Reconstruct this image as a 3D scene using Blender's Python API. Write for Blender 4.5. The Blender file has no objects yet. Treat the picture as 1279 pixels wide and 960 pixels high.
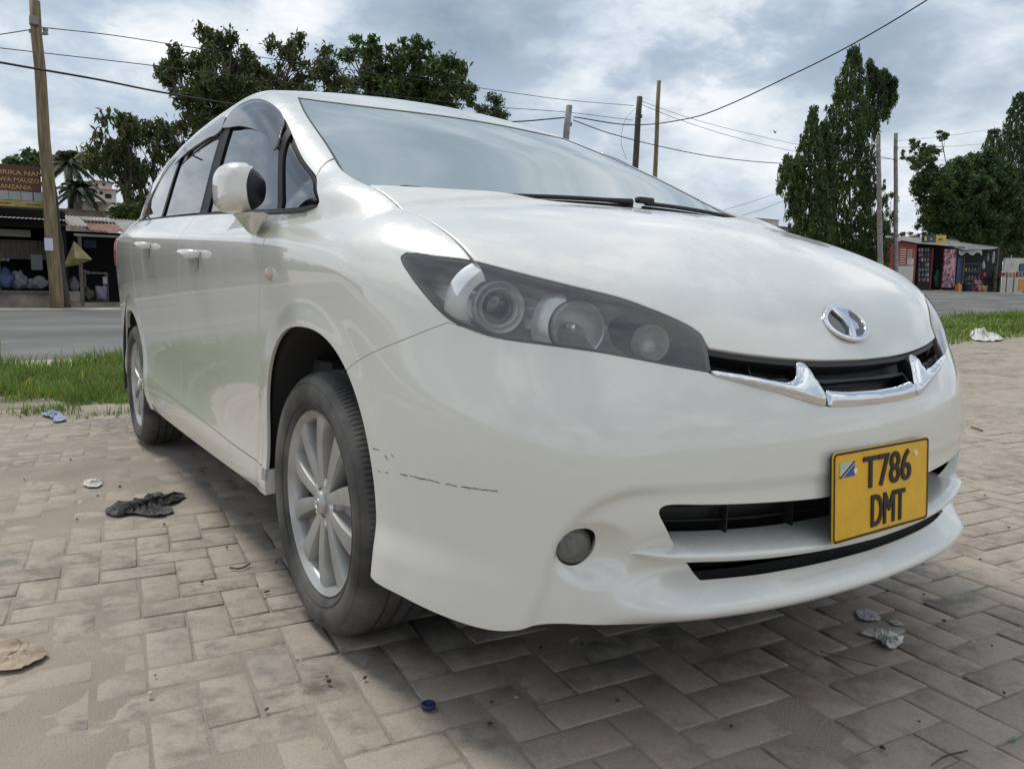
import bpy, bmesh, math, random
import numpy as np
from mathutils import Vector, Matrix
random.seed(7)
RNG = np.random.default_rng(11)
SC = bpy.context.scene
COL = SC.collection
PI = math.pi

# ------------------------------------------------------------------ object helpers
def tag(o, label=None, cat=None, group=None, kind=None):
    if label: o['label'] = label
    if cat: o['category'] = cat
    if group: o['group'] = group
    if kind: o['kind'] = kind
    return o

def empty(name, loc, label=None, cat=None, group=None, rz=0.0):
    o = bpy.data.objects.new(name, None)
    o.empty_display_size = .1
    COL.objects.link(o)
    o.location = loc
    o.rotation_euler = (0, 0, rz)
    return tag(o, label, cat, group)

def world_loc(o):
    v = Vector((0, 0, 0))
    while o:
        v += o.location
        o = o.parent
    return v

def mesh_obj(name, V, F, mat, parent=None, N=None, smooth=True, local=False):
    """V in world coordinates unless local; stored relative to the parent"""
    V = np.asarray(V, float).reshape(-1, 3)
    if parent is not None and not local:
        V = V - np.array(world_loc(parent))
    me = bpy.data.meshes.new(name)
    if isinstance(F, np.ndarray):
        k = F.shape[1]
        me.vertices.add(len(V)); me.vertices.foreach_set('co', V.astype('f').ravel())
        me.loops.add(F.size); me.loops.foreach_set('vertex_index', F.astype('i').ravel())
        me.polygons.add(len(F)); me.polygons.foreach_set('loop_start', np.arange(0, F.size, k, dtype='i'))
        me.update(calc_edges=True); me.validate()
    else:
        me.from_pydata(V.tolist(), [], F)
    if smooth:
        me.polygons.foreach_set('use_smooth', np.ones(len(me.polygons), dtype=bool))
    if mat is not None:
        for m in (mat if isinstance(mat, (list, tuple)) else [mat]): me.materials.append(m)
    if N is not None and len(me.vertices) == len(N):
        me.normals_split_custom_set_from_vertices(np.asarray(N, float).tolist())
    o = bpy.data.objects.new(name, me)
    COL.objects.link(o)
    o.parent = parent
    return o

class MB:
    """collects shapes into ONE mesh (world coordinates)"""
    def __init__(s): s.v = []; s.f = []; s.m = []
    def add(s, V, F, m=0):
        b = len(s.v); s.v += [tuple(map(float, p)) for p in V]
        s.f += [tuple(int(b + i) for i in f) for f in F]; s.m += [m] * len(F)
    def box(s, c, size, R=None, m=0, bev=0.0):
        hx, hy, hz = [a / 2 for a in size]
        if bev <= 0:
            V = [(x * hx, y * hy, z * hz) for z in (-1, 1) for y in (-1, 1) for x in (-1, 1)]
            F = [(0, 2, 3, 1), (4, 5, 7, 6), (0, 1, 5, 4), (2, 6, 7, 3), (0, 4, 6, 2), (1, 3, 7, 5)]
        else:
            bm = bmesh.new(); bmesh.ops.create_cube(bm, size=1)
            for v in bm.verts: v.co = Vector((v.co.x * 2 * hx, v.co.y * 2 * hy, v.co.z * 2 * hz))
            bmesh.ops.bevel(bm, geom=bm.edges[:], offset=bev, segments=2, affect='EDGES', profile=.6)
            bm.verts.index_update()
            V = [v.co[:] for v in bm.verts]; F = [[v.index for v in f.verts] for f in bm.faces]; bm.free()
        R = R if R is not None else Matrix.Identity(3)
        s.add([Vector(c) + R @ Vector(v) for v in V], F, m)
    def tube(s, pts, r, seg=8, m=0, caps=True):
        P = [Vector(p) for p in pts]; n = len(P)
        rr = list(r) if hasattr(r, '__len__') else [r] * n
        V = []; up = None
        for i in range(n):
            t = (P[min(i + 1, n - 1)] - P[max(i - 1, 0)]).normalized()
            if up is None:
                up = Vector((0, 0, 1)) if abs(t.z) < .9 else Vector((1, 0, 0))
            a = t.cross(up).normalized(); up = a.cross(t).normalized()
            for k in range(seg):
                w = 2 * PI * k / seg
                V.append(P[i] + (a * math.cos(w) + up * math.sin(w)) * rr[i])
        F = [(i * seg + k, i * seg + (k + 1) % seg, (i + 1) * seg + (k + 1) % seg, (i + 1) * seg + k) for i in range(n - 1) for k in range(seg)]
        if caps: F += [tuple(range(seg - 1, -1, -1)), tuple(range((n - 1) * seg, n * seg))]
        s.add(V, F, m)
    def lathe(s, prof, c, axis='x', seg=32, m=0, sgn=1, close=False):
        """prof: list of (r, h)"""
        V = []; n = len(prof)
        for r, h in prof:
            for k in range(seg):
                w = 2 * PI * k / seg
                if axis == 'x': V.append((c[0] + sgn * h, c[1] + r * math.cos(w), c[2] + r * math.sin(w)))
                elif axis == 'z': V.append((c[0] + r * math.cos(w), c[1] + r * math.sin(w), c[2] + h))
                else: V.append((c[0] + r * math.cos(w), c[1] + h, c[2] - r * math.sin(w)))
        fl = (axis == 'x' and sgn < 0)
        F = []
        for i in range(n if close else n - 1):
            for k in range(seg):
                a, b = i * seg + k, i * seg + (k + 1) % seg
                j = (i + 1) % n
                c2, d = j * seg + (k + 1) % seg, j * seg + k
                F.append((a, b, c2, d) if not fl else (d, c2, b, a))
        s.add(V, F, m)
    def prism(s, poly, h0, h1, fn, m=0):
        """poly 2d, fn(u,v,h)->3d"""
        n = len(poly)
        V = [fn(u, v, h0) for u, v in poly] + [fn(u, v, h1) for u, v in poly]
        F = [tuple(range(n - 1, -1, -1)), tuple(range(n, 2 * n))] + [(i, (i + 1) % n, n + (i + 1) % n, n + i) for i in range(n)]
        s.add(V, F, m)
    def build(s, name, mat, parent=None, smooth=False, local=False):
        o = mesh_obj(name, s.v, s.f, mat, parent, None, smooth, local)
        if isinstance(mat, (list, tuple)) and len(mat) > 1:
            o.data.polygons.foreach_set('material_index', np.array(s.m, dtype='i'))
        return o

def autosmooth(o, deg=35):
    """flat/smooth mix: mark edges sharper than deg"""
    me = o.data
    bm = bmesh.new(); bm.from_mesh(me)
    bmesh.ops.recalc_face_normals(bm, faces=bm.faces[:])
    for f in bm.faces: f.smooth = True
    for e in bm.edges:
        if len(e.link_faces) == 2 and e.calc_face_angle(0) > math.radians(deg): e.smooth = False
    bm.to_mesh(me); bm.free()
    return o

# ------------------------------------------------------------------ material helpers
def mat(name, col=(.5, .5, .5), rough=.5, metal=0.0, **kw):
    m = bpy.data.materials.new(name); m.use_nodes = True
    b = m.node_tree.nodes['Principled BSDF']
    b.inputs['Base Color'].default_value = (*col, 1)
    b.inputs['Roughness'].default_value = rough
    b.inputs['Metallic'].default_value = metal
    for k, v in kw.items():
        b.inputs[{'coat': 'Coat Weight', 'coatr': 'Coat Roughness', 'ior': 'IOR', 'spec': 'Specular IOR Level', 'trans': 'Transmission Weight', 'sss': 'Subsurface Weight'}[k]].default_value = v
    return m

def node(m, t, **kw):
    n = m.node_tree.nodes.new(t)
    for k, v in kw.items():
        if k in n.inputs: n.inputs[k].default_value = v
        else: setattr(n, k, v)
    return n

def ramp(m, src, stops, out='Color'):
    r = m.node_tree.nodes.new('ShaderNodeValToRGB')
    e = r.color_ramp.elements
    while len(e) < len(stops): e.new(.5)
    for i, (p, c) in enumerate(stops):
        e[i].position = p
        e[i].color = (*c, 1) if hasattr(c, '__len__') else (c, c, c, 1)
    m.node_tree.links.new(src, r.inputs[0])
    return r.outputs[0]

def link(m, a, b): m.node_tree.links.new(a, b)
def bsdf(m): return m.node_tree.nodes['Principled BSDF']

def noisy(m, scale, c0, c1, lo=.35, hi=.65, detail=6, bump=0.0, bscale=None, stretch=None, rough=None, dist=0.0):
    """base colour varied by a 3-D noise in object space, optional bump"""
    tc = node(m, 'ShaderNodeTexCoord'); src = tc.outputs['Object']
    if stretch:
        mp = node(m, 'ShaderNodeMapping'); mp.inputs['Scale'].default_value = stretch
        link(m, src, mp.inputs[0]); src = mp.outputs[0]
    nz = node(m, 'ShaderNodeTexNoise', Scale=scale, Detail=detail, Distortion=dist)
    link(m, src, nz.inputs['Vector'])
    link(m, ramp(m, nz.outputs[0], [(lo, c0), (hi, c1)]), bsdf(m).inputs['Base Color'])
    if rough:
        link(m, ramp(m, nz.outputs[0], [(lo, rough[0]), (hi, rough[1])]), bsdf(m).inputs['Roughness'])
    if bump:
        n2 = node(m, 'ShaderNodeTexNoise', Scale=bscale or scale * 4, Detail=5)
        link(m, src, n2.inputs['Vector'])
        b = node(m, 'ShaderNodeBump', Strength=1.0, Distance=bump)
        link(m, n2.outputs[0], b.inputs['Height']); link(m, b.outputs[0], bsdf(m).inputs['Normal'])
    return m
def nspl(xs,ys):
    xs=np.array(xs,float); ys=np.array(ys,float); n=len(xs)
    h=np.diff(xs); d=np.diff(ys)/h
    A=np.zeros((n,n)); b=np.zeros(n); A[0,0]=A[-1,-1]=1
    for i in range(1,n-1):
        A[i,i-1]=h[i-1]; A[i,i]=2*(h[i-1]+h[i]); A[i,i+1]=h[i]; b[i]=6*(d[i]-d[i-1])
    M=np.linalg.solve(A,b)
    def f(x):
        x=np.asarray(x,float); xc=np.clip(x,xs[0],xs[-1]); i=np.clip(np.searchsorted(xs,xc,side='right')-1,0,n-2)
        a=xs[i+1]-xc; c=xc-xs[i]; H=h[i]
        v=(M[i]*a**3+M[i+1]*c**3)/(6*H)+(ys[i]/H-M[i]*H/6)*a+(ys[i+1]/H-M[i+1]*H/6)*c
        s0=d[0]-M[1]*h[0]/6; s1=d[-1]+M[-2]*h[-1]/6
        return v+np.where(x<xs[0],(x-xs[0])*s0,0)+np.where(x>xs[-1],(x-xs[-1])*s1,0)
    return f
def smax(a,b,k):
    h=np.maximum(k-np.abs(a-b),0); return np.maximum(a,b)+h*h/(4*k)
def smin(a,b,k): return -smax(-a,-b,k)
def sstep(e0,e1,x):
    t=np.clip((x-e0)/(e1-e0),0,1); return t*t*(3-2*t)
AX,RX,WZ=.932,3.632,.318
W=nspl([-.1,.3,.6,.93,1.3,2.2,3.0,3.6,4.1,4.6],[.775,.797,.812,.822,.826,.830,.831,.826,.806,.770])
ZB=nspl([.6,1.0,1.3,2.1,2.8,3.4,4.2],[.985,1.015,1.035,1.075,1.107,1.13,1.15])
PR=nspl([-.95,-.80,-.74,-.68,-.62,-.5,-.3,-.16,-.10,-.065,-.02,.03,.1],[-.05,-.004,.000,-.006,-.009,-.004,.007,.015,.0155,.008,-.020,-.056,-.14])
HC=nspl([-.05,.05,.10,.18,.28,.4,.6,.8,1.0,1.3],[.63,.737,.785,.845,.905,.962,1.025,1.062,1.085,1.105])
PL=nspl([0,.2,.4,.55,.65,.72,.80,.9],[0,.012,.052,.110,.165,.22,.32,.50])
PF=nspl([.16,.24,.32,.42,.52,.60,.66,.72,.80,.88],[.03,.008,.002,.0,.002,.014,.036,.062,.088,.118])
LIP=nspl([.20,.245,.262,.28,.297,.335,.37,.40,.43,.47,.6],[.12,.03,-.012,-.030,-.018,.030,.034,.014,.0,.0,.0])
ZW=nspl([.7,1.0,1.3,1.6,1.85,2.2],[1.030,1.158,1.300,1.428,1.523,1.63])
ZR=nspl([1.5,1.8,2.1,2.5,3.0,3.5,4.0,4.4],[1.505,1.54,1.565,1.578,1.568,1.532,1.47,1.39])
GS=nspl([.9,1.03,1.2,1.42,1.5,1.6],[.835,.80,.752,.680,.645,.59])
GT=nspl([.7,1.0,1.3,2.0,3.0,3.6,4.2],[-.05,-.03,-.012,0,0,-.02,-.06])
def BODY(P):
    X=np.abs(P[:,0]); y=P[:,1]; z=P[:,2]
    side=X-(W(y)+PR(z-ZB(y)))
    r=np.hypot(y-AX,z-.34); r2=np.hypot(y-RX,z-.34)
    side=side-.007*(1-sstep(.39,.47,r))-.006*(1-sstep(.39,.46,r2))
    w=1-sstep(.44,.62,X)
    pod=1-sstep(-.013,.013,smax(X-(.648+.22*(.42-z)),(z-.494)*1.0,.11))
    fb=np.clip((1-np.hypot(X-.598,(z-.382)*1.05)/.066)*1.5,0,1)
    front=PL(X)+PF(z)+.034*fb*fb*(3-2*fb)+w*LIP(np.clip(z,.2,.6))+.015*pod*(1-.6*w)-y
    side=side-.010*sstep(.37,.30,z)*(1-sstep(.55,.62,y))
    hood=(z-(HC(y)-.035*(X/.6)**2*sstep(1.4,.2,y)-.012*(X/.6)**4))*.93
    lower=smax(front*.95,side,.19*(1-sstep(.9,1.4,y))+.03)
    lower=smax(lower,hood,.07+.03*sstep(.4,.8,X))
    rear=y-(4.57-.12*X*X-.25*np.maximum(z-1.0,0))
    lower=smax(lower,rear,.25)
    ws=(z-(ZW(y)-.13*X*X))*.9
    roof=z-(ZR(y)-.10*X*X)
    gs=(X-(GS(z)+GT(y)))*.95
    g=smax(ws,roof,.03); g=smax(g,gs,.07)
    bl=((y-4.05)*.6+(z-1.47)*.75)*.98
    g=smax(g,bl,.15)
    g=smax(g,(.93+.04*y)-z,.02)
    g=smax(g,.75-y,.02)
    top=z-1.25
    return smin(smax(lower,top,.02),g,.022+.10*(1-sstep(.95,1.28,y))*sstep(.97,1.07,z))
def gradn(P,e=1e-3):
    g=np.stack([BODY(P+np.eye(3)[i]*e)-BODY(P-np.eye(3)[i]*e) for i in range(3)],1)
    return g/np.linalg.norm(g,axis=1,keepdims=True)
YO,ZO=1.30,.62
# ------------------------------------------------------------------ materials of the car
def make_paint(name, base=(.725, .72, .66), dust=.9):
    m = mat(name, base, .32, coat=1.0, coatr=.045)
    bsdf(m).inputs['Coat IOR'].default_value = 1.75
    tc = node(m, 'ShaderNodeTexCoord')
    n1 = node(m, 'ShaderNodeTexNoise', Scale=4.2, Detail=10, Roughness=.75)
    n2 = node(m, 'ShaderNodeTexNoise', Scale=23.0, Detail=6, Roughness=.7)
    vo = node(m, 'ShaderNodeTexVoronoi', Scale=26.0)
    geo = node(m, 'ShaderNodeNewGeometry'); sep = node(m, 'ShaderNodeSeparateXYZ')
    for n in (n1, n2, vo): link(m, tc.outputs['Object'], n.inputs['Vector'])
    link(m, geo.outputs['Normal'], sep.inputs[0])
    # settled dust lies on faces that look up: a duller, blotchy film
    upf = ramp(m, sep.outputs['Z'], [(.35, 0.0), (.85, 1.0)])
    blot = ramp(m, n1.outputs[0], [(.44, .05), (.58, 1.0)])
    mul = node(m, 'ShaderNodeMath', operation='MULTIPLY'); link(m, upf, mul.inputs[0]); link(m, blot, mul.inputs[1])
    mul2 = node(m, 'ShaderNodeMath', operation='MULTIPLY'); link(m, mul.outputs[0], mul2.inputs[0]); mul2.inputs[1].default_value = dust
    mix = node(m, 'ShaderNodeMix', data_type='RGBA')
    mix.inputs[6].default_value = (*base, 1); mix.inputs[7].default_value = (.60, .60, .565, 1)
    link(m, mul2.outputs[0], mix.inputs[0])
    # dirt specks
    sp = ramp(m, vo.outputs['Distance'], [(.03, 1.0), (.055, 0.0)])
    sel = ramp(m, vo.outputs['Color'], [(.80, 0.0), (.82, 1.0)])
    sm = node(m, 'ShaderNodeMath', operation='MULTIPLY'); link(m, sp, sm.inputs[0]); link(m, sel, sm.inputs[1])
    v2 = node(m, 'ShaderNodeTexVoronoi', Scale=75.0); link(m, tc.outputs['Object'], v2.inputs['Vector'])
    s2 = ramp(m, v2.outputs['Distance'], [(.06, 1.0), (.13, 0.0)]); e2 = ramp(m, v2.outputs['Color'], [(.86, 0.0), (.88, 1.0)])
    sq = node(m, 'ShaderNodeMath', operation='MULTIPLY'); link(m, s2, sq.inputs[0]); link(m, e2, sq.inputs[1])
    sr = node(m, 'ShaderNodeMath', operation='MULTIPLY_ADD'); link(m, sq.outputs[0], sr.inputs[0]); sr.inputs[1].default_value = .5; link(m, sm.outputs[0], sr.inputs[2])
    sm2 = node(m, 'ShaderNodeMath', operation='MULTIPLY'); link(m, sr.outputs[0], sm2.inputs[0]); sm2.inputs[1].default_value = .55
    mix2 = node(m, 'ShaderNodeMix', data_type='RGBA'); link(m, sm2.outputs[0], mix2.inputs[0])
    link(m, mix.outputs[2], mix2.inputs[6]); mix2.inputs[7].default_value = (.12, .11, .10, 1)
    link(m, mix2.outputs[2], bsdf(m).inputs['Base Color'])
    cr = node(m, 'ShaderNodeMath', operation='MULTIPLY_ADD'); link(m, mul2.outputs[0], cr.inputs[0]); cr.inputs[1].default_value = .34; cr.inputs[2].default_value = .018
    g = ramp(m, n2.outputs[0], [(.3, .0), (.8, .022)])
    ad = node(m, 'ShaderNodeMath', operation='ADD'); link(m, cr.outputs[0], ad.inputs[0]); link(m, g, ad.inputs[1])
    link(m, ad.outputs[0], bsdf(m).inputs['Coat Roughness'])
    return m

def make_glass(name, tint, refl_rough=.01, body=.0, bodycol=(.05, .06, .06), ior=1.6, dusty=True):
    """thin pane: tinted see-through + mirror by Fresnel, some diffuse body colour, mottled when dusty"""
    m = bpy.data.materials.new(name); m.use_nodes = True; nt = m.node_tree
    nt.nodes.clear()
    out = nt.nodes.new('ShaderNodeOutputMaterial'); tr = nt.nodes.new('ShaderNodeBsdfTransparent'); gl = nt.nodes.new('ShaderNodeBsdfGlossy')
    df = nt.nodes.new('ShaderNodeBsdfDiffuse'); fr = nt.nodes.new('ShaderNodeFresnel'); mx = nt.nodes.new('ShaderNodeMixShader'); m2 = nt.nodes.new('ShaderNodeMixShader')
    tr.inputs[0].default_value = (*tint, 1); gl.inputs['Roughness'].default_value = refl_rough; gl.inputs[0].default_value = (.95, .97, 1, 1)
    df.inputs[0].default_value = (*bodycol, 1); fr.inputs[0].default_value = ior
    m2.inputs[0].default_value = body
    tc = nt.nodes.new('ShaderNodeTexCoord'); nz = nt.nodes.new('ShaderNodeTexNoise'); nz.inputs['Scale'].default_value = 9; nz.inputs['Detail'].default_value = 8
    nt.links.new(tc.outputs['Object'], nz.inputs['Vector'])
    mr = nt.nodes.new('ShaderNodeMapRange'); mr.inputs[1].default_value = .35; mr.inputs[2].default_value = .7; mr.inputs[3].default_value = body * (.8 if dusty else 1); mr.inputs[4].default_value = min(1, body * (1.2 if dusty else 1))
    nt.links.new(nz.outputs[0], mr.inputs[0]); nt.links.new(mr.outputs[0], m2.inputs[0])
    nt.links.new(tr.outputs[0], m2.inputs[1]); nt.links.new(df.outputs[0], m2.inputs[2])
    nt.links.new(fr.outputs[0], mx.inputs[0]); nt.links.new(m2.outputs[0], mx.inputs[1]); nt.links.new(gl.outputs[0], mx.inputs[2])
    nt.links.new(mx.outputs[0], out.inputs[0])
    return m

M_paint = make_paint('pearl_white_paint')
M_black = mat('black_plastic', (.012, .012, .013), .5)
M_trim = mat('dark_window_trim', (.006, .006, .007), .5, spec=.15)
M_rubber_gap = mat('rubber_and_gap_black', (.02, .02, .02), .7)
M_chrome = mat('chrome', (.80, .81, .83), .07, 1.0)
M_chrome_dull = mat('dull_chrome', (.88, .88, .86), .30, .45)
M_dark_chrome = mat('smoked_chrome', (.10, .115, .15), .16, 1.0)
M_bezel = mat('headlight_bezel', (.016, .024, .046), .22, .5)
M_midbezel = mat('grey_bezel', (.46, .47, .47), .28, .6)
M_ws = make_glass('windshield_glass', (.55, .66, .64), .005, .34, (.74, .88, .88), 3.0, False)  # pale teal body colour stands in for bright sky reflection
M_glass = make_glass('tinted_side_glass', (.10, .10, .105), .01, .22, (.10, .10, .11), 2.1)
M_qglass = make_glass('clear_side_glass', (.30, .33, .34), .01, .06, (.10, .10, .11), 1.9)
M_visor = make_glass('smoked_visor', (.28, .26, .27), .08, .30, (.16, .15, .155), 1.5)
M_lens = make_glass('headlight_lens', (.93, .93, .90), .015, .085, (.80, .78, .71), 1.6, False)
M_foglens = make_glass('fog_lens', (.75, .74, .70), .03, .30, (.30, .29, .26), 1.5, False)
M_red = mat('red_lamp', (.35, .01, .015), .12, coat=1.0)
M_liner = mat('wheel_arch_liner', (.012, .012, .012), .9)
M_seat = mat('seat_fabric', (.03, .03, .032), .85)
M_dash = mat('dashboard_plastic', (.03, .03, .03), .6)
def tyre_mat():
    m = mat('tyre_rubber', (.03, .03, .03), .72)
    noisy(m, 7, (.035, .034, .032), (.145, .136, .124), .38, .68, 9, .0010, 90)
    return m
M_tyre = tyre_mat()
M_rim = noisy(mat('alloy_rim', (.5, .5, .5), .4, .55), 9, (.38, .37, .35), (.52, .52, .51), .35, .6, 6, rough=(.55, .38))
M_disc = mat('brake_disc', (.16, .14, .13), .5, .7)
M_mark = mat('marker_lamp_lens', (.55, .47, .38), .2, coat=1.0)
M_scuff = mat('scuff_mark', (.10, .095, .09), .8)
def plate_mat():
    m = mat('yellow_plate', (.80, .44, .008), .42, coat=.3, coatr=.2)
    tc = node(m, 'ShaderNodeTexCoord'); nz = node(m, 'ShaderNodeTexNoise', Scale=22.0, Detail=8, Roughness=.7)
    link(m, tc.outputs['Object'], nz.inputs['Vector'])
    link(m, ramp(m, nz.outputs[0], [(.27, (.25, .14, .015)), (.36, (.74, .41, .008)), (.6, (.84, .475, .008))]), bsdf(m).inputs['Base Color'])
    return m
M_plate = plate_mat()
M_letter = mat('plate_black', (.012, .012, .012), .5)
# ------------------------------------------------------------------ cutting panels out of the body skin
def catmull(P, closed=False, n=6, corners=()):
    """resample a polyline through its points with a smooth curve, sharp at 'corners'"""
    P = np.array(P, float); m = len(P); out = []
    rng = range(m) if closed else range(m - 1)
    for i in rng:
        a, b = P[i], P[(i + 1) % m]
        p0 = P[(i - 1) % m] if (closed or i > 0) else a
        p3 = P[(i + 2) % m] if (closed or i + 2 < m) else b
        if i in corners: p0 = a
        if (i + 1) % m in corners: p3 = b
        L = np.linalg.norm(b - a)
        ta = (b - p0) / max(np.linalg.norm(b - p0), 1e-9) * L; tb = (p3 - a) / max(np.linalg.norm(p3 - a), 1e-9) * L
        for k in range(n):
            t = k / n
            out.append((2*t**3-3*t*t+1)*a + (t**3-2*t*t+t)*ta + (-2*t**3+3*t*t)*b + (t**3-t*t)*tb)
    if not closed: out.append(P[-1])
    return np.array(out)

def sdf(P2, poly):
    """signed distance to a closed 2-D polygon, negative inside"""
    poly = np.asarray(poly, float); A = poly; B = np.roll(poly, -1, 0)
    d = np.full(len(P2), 1e9); ins = np.zeros(len(P2), bool)
    x, y = P2[:, 0], P2[:, 1]
    for a, b in zip(A, B):
        e = b - a; L = (e * e).sum()
        if L < 1e-14: continue
        t = np.clip(((x - a[0]) * e[0] + (y - a[1]) * e[1]) / L, 0, 1)
        d = np.minimum(d, (x - a[0] - t * e[0])**2 + (y - a[1] - t * e[1])**2)
        c = (a[1] > y) != (b[1] > y)
        if abs(b[1] - a[1]) > 1e-14:
            ins ^= c & (x < (b[0] - a[0]) * (y - a[1]) / (b[1] - a[1]) + a[0])
    return np.where(ins, -1, 1) * np.sqrt(d)

def clip(V, T, f):
    """keep the part of the triangle mesh where f < 0"""
    f = np.where(np.abs(f) < 1e-7, 1e-7, f)
    s = f[T] < 0; c = s.sum(1)
    keep = [T[c == 3]]; newV = []; nv = len(V)
    mix = np.where((c == 1) | (c == 2))[0]
    if len(mix):
        t = T[mix]; st = s[mix]; cc = c[mix]
        lone = np.where(cc == 1, st.argmax(1), (~st).argmax(1))
        r = np.arange(len(t))
        a, b, d = t[r, lone], t[r, (lone + 1) % 3], t[r, (lone + 2) % 3]
        E = np.concatenate([np.stack([a, b], 1), np.stack([a, d], 1)]); E.sort(1)
        U, inv = np.unique(E, axis=0, return_inverse=True); inv = inv.ravel()
        w = f[U[:, 0]] / (f[U[:, 0]] - f[U[:, 1]])
        X = V[U[:, 0]] + (V[U[:, 1]] - V[U[:, 0]]) * w[:, None]
        ab = nv + inv[:len(t)]; ad = nv + inv[len(t):]
        i1 = cc == 1
        keep.append(np.stack([a[i1], ab[i1], ad[i1]], 1))
        i2 = ~i1
        keep.append(np.stack([ab[i2], b[i2], d[i2]], 1)); keep.append(np.stack([ab[i2], d[i2], ad[i2]], 1))
        V = np.concatenate([V, X])
    T = np.concatenate(keep)
    return compact(V, T)

def compact(V, T):
    T = T[(T[:, 0] != T[:, 1]) & (T[:, 1] != T[:, 2]) & (T[:, 0] != T[:, 2])]
    u, inv = np.unique(T.ravel(), return_inverse=True)
    return V[u], inv.reshape(-1, 3)

def boundary(V, T):
    E = np.concatenate([T[:, [0, 1]], T[:, [1, 2]], T[:, [2, 0]]])
    key = np.sort(E, 1); k = key[:, 0].astype(np.int64) * (len(V) + 1) + key[:, 1]
    u, idx, cnt = np.unique(k, return_index=True, return_counts=True)
    E = E[idx[cnt == 1]]
    sym = (np.abs(V[E[:, 0], 0]) < 2e-5) & (np.abs(V[E[:, 1], 0]) < 2e-5)
    return E[~sym]

def flange(V, T, N, depth=.012, rnd=.0016, dirn=None):
    """turn the free edges of a panel inwards, with a small rolled edge"""
    E = boundary(V, T)
    if not len(E): return V, T, N
    A3 = lambda L: np.array(L, float)
    tg = np.zeros_like(V); e = V[E[:, 1]] - V[E[:, 0]]
    e /= np.maximum(np.linalg.norm(e, axis=1, keepdims=True), 1e-9)
    for j in (0, 1):
        o = np.cross(e, N[E[:, j]]); np.add.at(tg, E[:, j], o)
    bv = np.unique(E); t = tg[bv]; t /= np.maximum(np.linalg.norm(t, axis=1, keepdims=True), 1e-9)
    n = N[bv]; p = V[bv]; n0 = len(V); k = len(bv)
    mp = np.full(len(V), -1); mp[bv] = np.arange(k)
    r1 = p + rnd * .7 * t - rnd * .35 * n; r2 = p + rnd * t - rnd * 1.1 * n; r3 = p + rnd * t - depth * n
    if dirn is not None: r1 = r2 = p + 0; r3 = p + A3(dirn)
    sy = np.abs(p[:, 0]) < 2e-5
    for r in (r1, r2, r3): r[sy, 0] = 0
    n1 = n * .8 + t * .6; n2 = n * .15 + t; n3 = t
    Vn = np.concatenate([V, r1, r2, r3]); Nn = np.concatenate([N, n1, n2, n3])
    a, b = E[:, 0], E[:, 1]; ma, mb = mp[a], mp[b]; F = []
    lev = [(a, b)] + [(n0 + q * k + ma, n0 + q * k + mb) for q in range(3)]
    for (p0, p1), (q0, q1) in zip(lev[:-1], lev[1:]):
        F += [np.stack([p1, p0, q0], 1), np.stack([p1, q0, q1], 1)]
    return Vn, np.concatenate([T] + F), Nn / np.maximum(np.linalg.norm(Nn, axis=1, keepdims=True), 1e-9)

def base_skin():
    P = body_grid()
    nr, nc = P.shape[:2]; V = P.reshape(-1, 3).copy()
    V[np.abs(V[:, 0]) < 1e-4, 0] = 0
    i = np.arange((nr - 1) * nc).reshape(nr - 1, nc)[:, :-1].ravel()
    T = np.concatenate([np.stack([i, i + 1, i + nc + 1], 1), np.stack([i, i + nc + 1, i + nc], 1)])
    # triangles that have shrunk to nothing at the pole are dropped
    ar = np.linalg.norm(np.cross(V[T[:, 1]] - V[T[:, 0]], V[T[:, 2]] - V[T[:, 0]]), axis=1)
    T = T[ar > 1e-10]
    return compact(V, T)

def body_grid():
    az = np.linspace(0, PI / 2, 230)
    ys = np.linspace(YO, 3.4, 170)[1:]
    az2 = np.linspace(PI / 2, PI, 70)[1:]
    el = np.radians(np.concatenate([np.linspace(-29, 8, 125)[:-1], np.linspace(8, 56, 165)[:-1], np.linspace(56, 90, 50)]))
    O = []; D = []
    for a in az: O.append((0, YO, ZO)); D.append((np.sin(a), -np.cos(a)))
    for y in ys: O.append((0, y, ZO)); D.append((1, 0))
    for a in az2: O.append((0, 3.4, ZO)); D.append((np.sin(a), -np.cos(a)))
    O = np.array(O); D = np.array(D)
    d = np.stack([np.cos(el)[:, None] * D[None, :, 0], np.cos(el)[:, None] * D[None, :, 1], np.repeat(np.sin(el)[:, None], len(D), 1)], 2)
    o = np.broadcast_to(O, d.shape).reshape(-1, 3); d = d.reshape(-1, 3)
    lo = np.full(len(d), .2); hi = np.full(len(d), 2.2)
    for _ in range(30):
        m = (lo + hi) / 2; v = BODY(o + d * m[:, None]); lo = np.where(v < 0, m, lo); hi = np.where(v < 0, hi, m)
    return (o + d * lo[:, None]).reshape(len(el), len(D), 3)
# ------------------------------------------------------------------ the car
CAR = empty('car', (0, 2.28, 0), 'dusty pearl white estate car with a yellow number plate, parked on the block paving', 'car')
A3 = lambda L: np.array(L, float)
def SZ(V): return np.stack([.75 * V[:, 0] + .66 * V[:, 1], V[:, 2]], 1)
def XZ(V): return V[:, [0, 2]]
def YZ(V): return V[:, [1, 2]]
G = .0031

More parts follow.
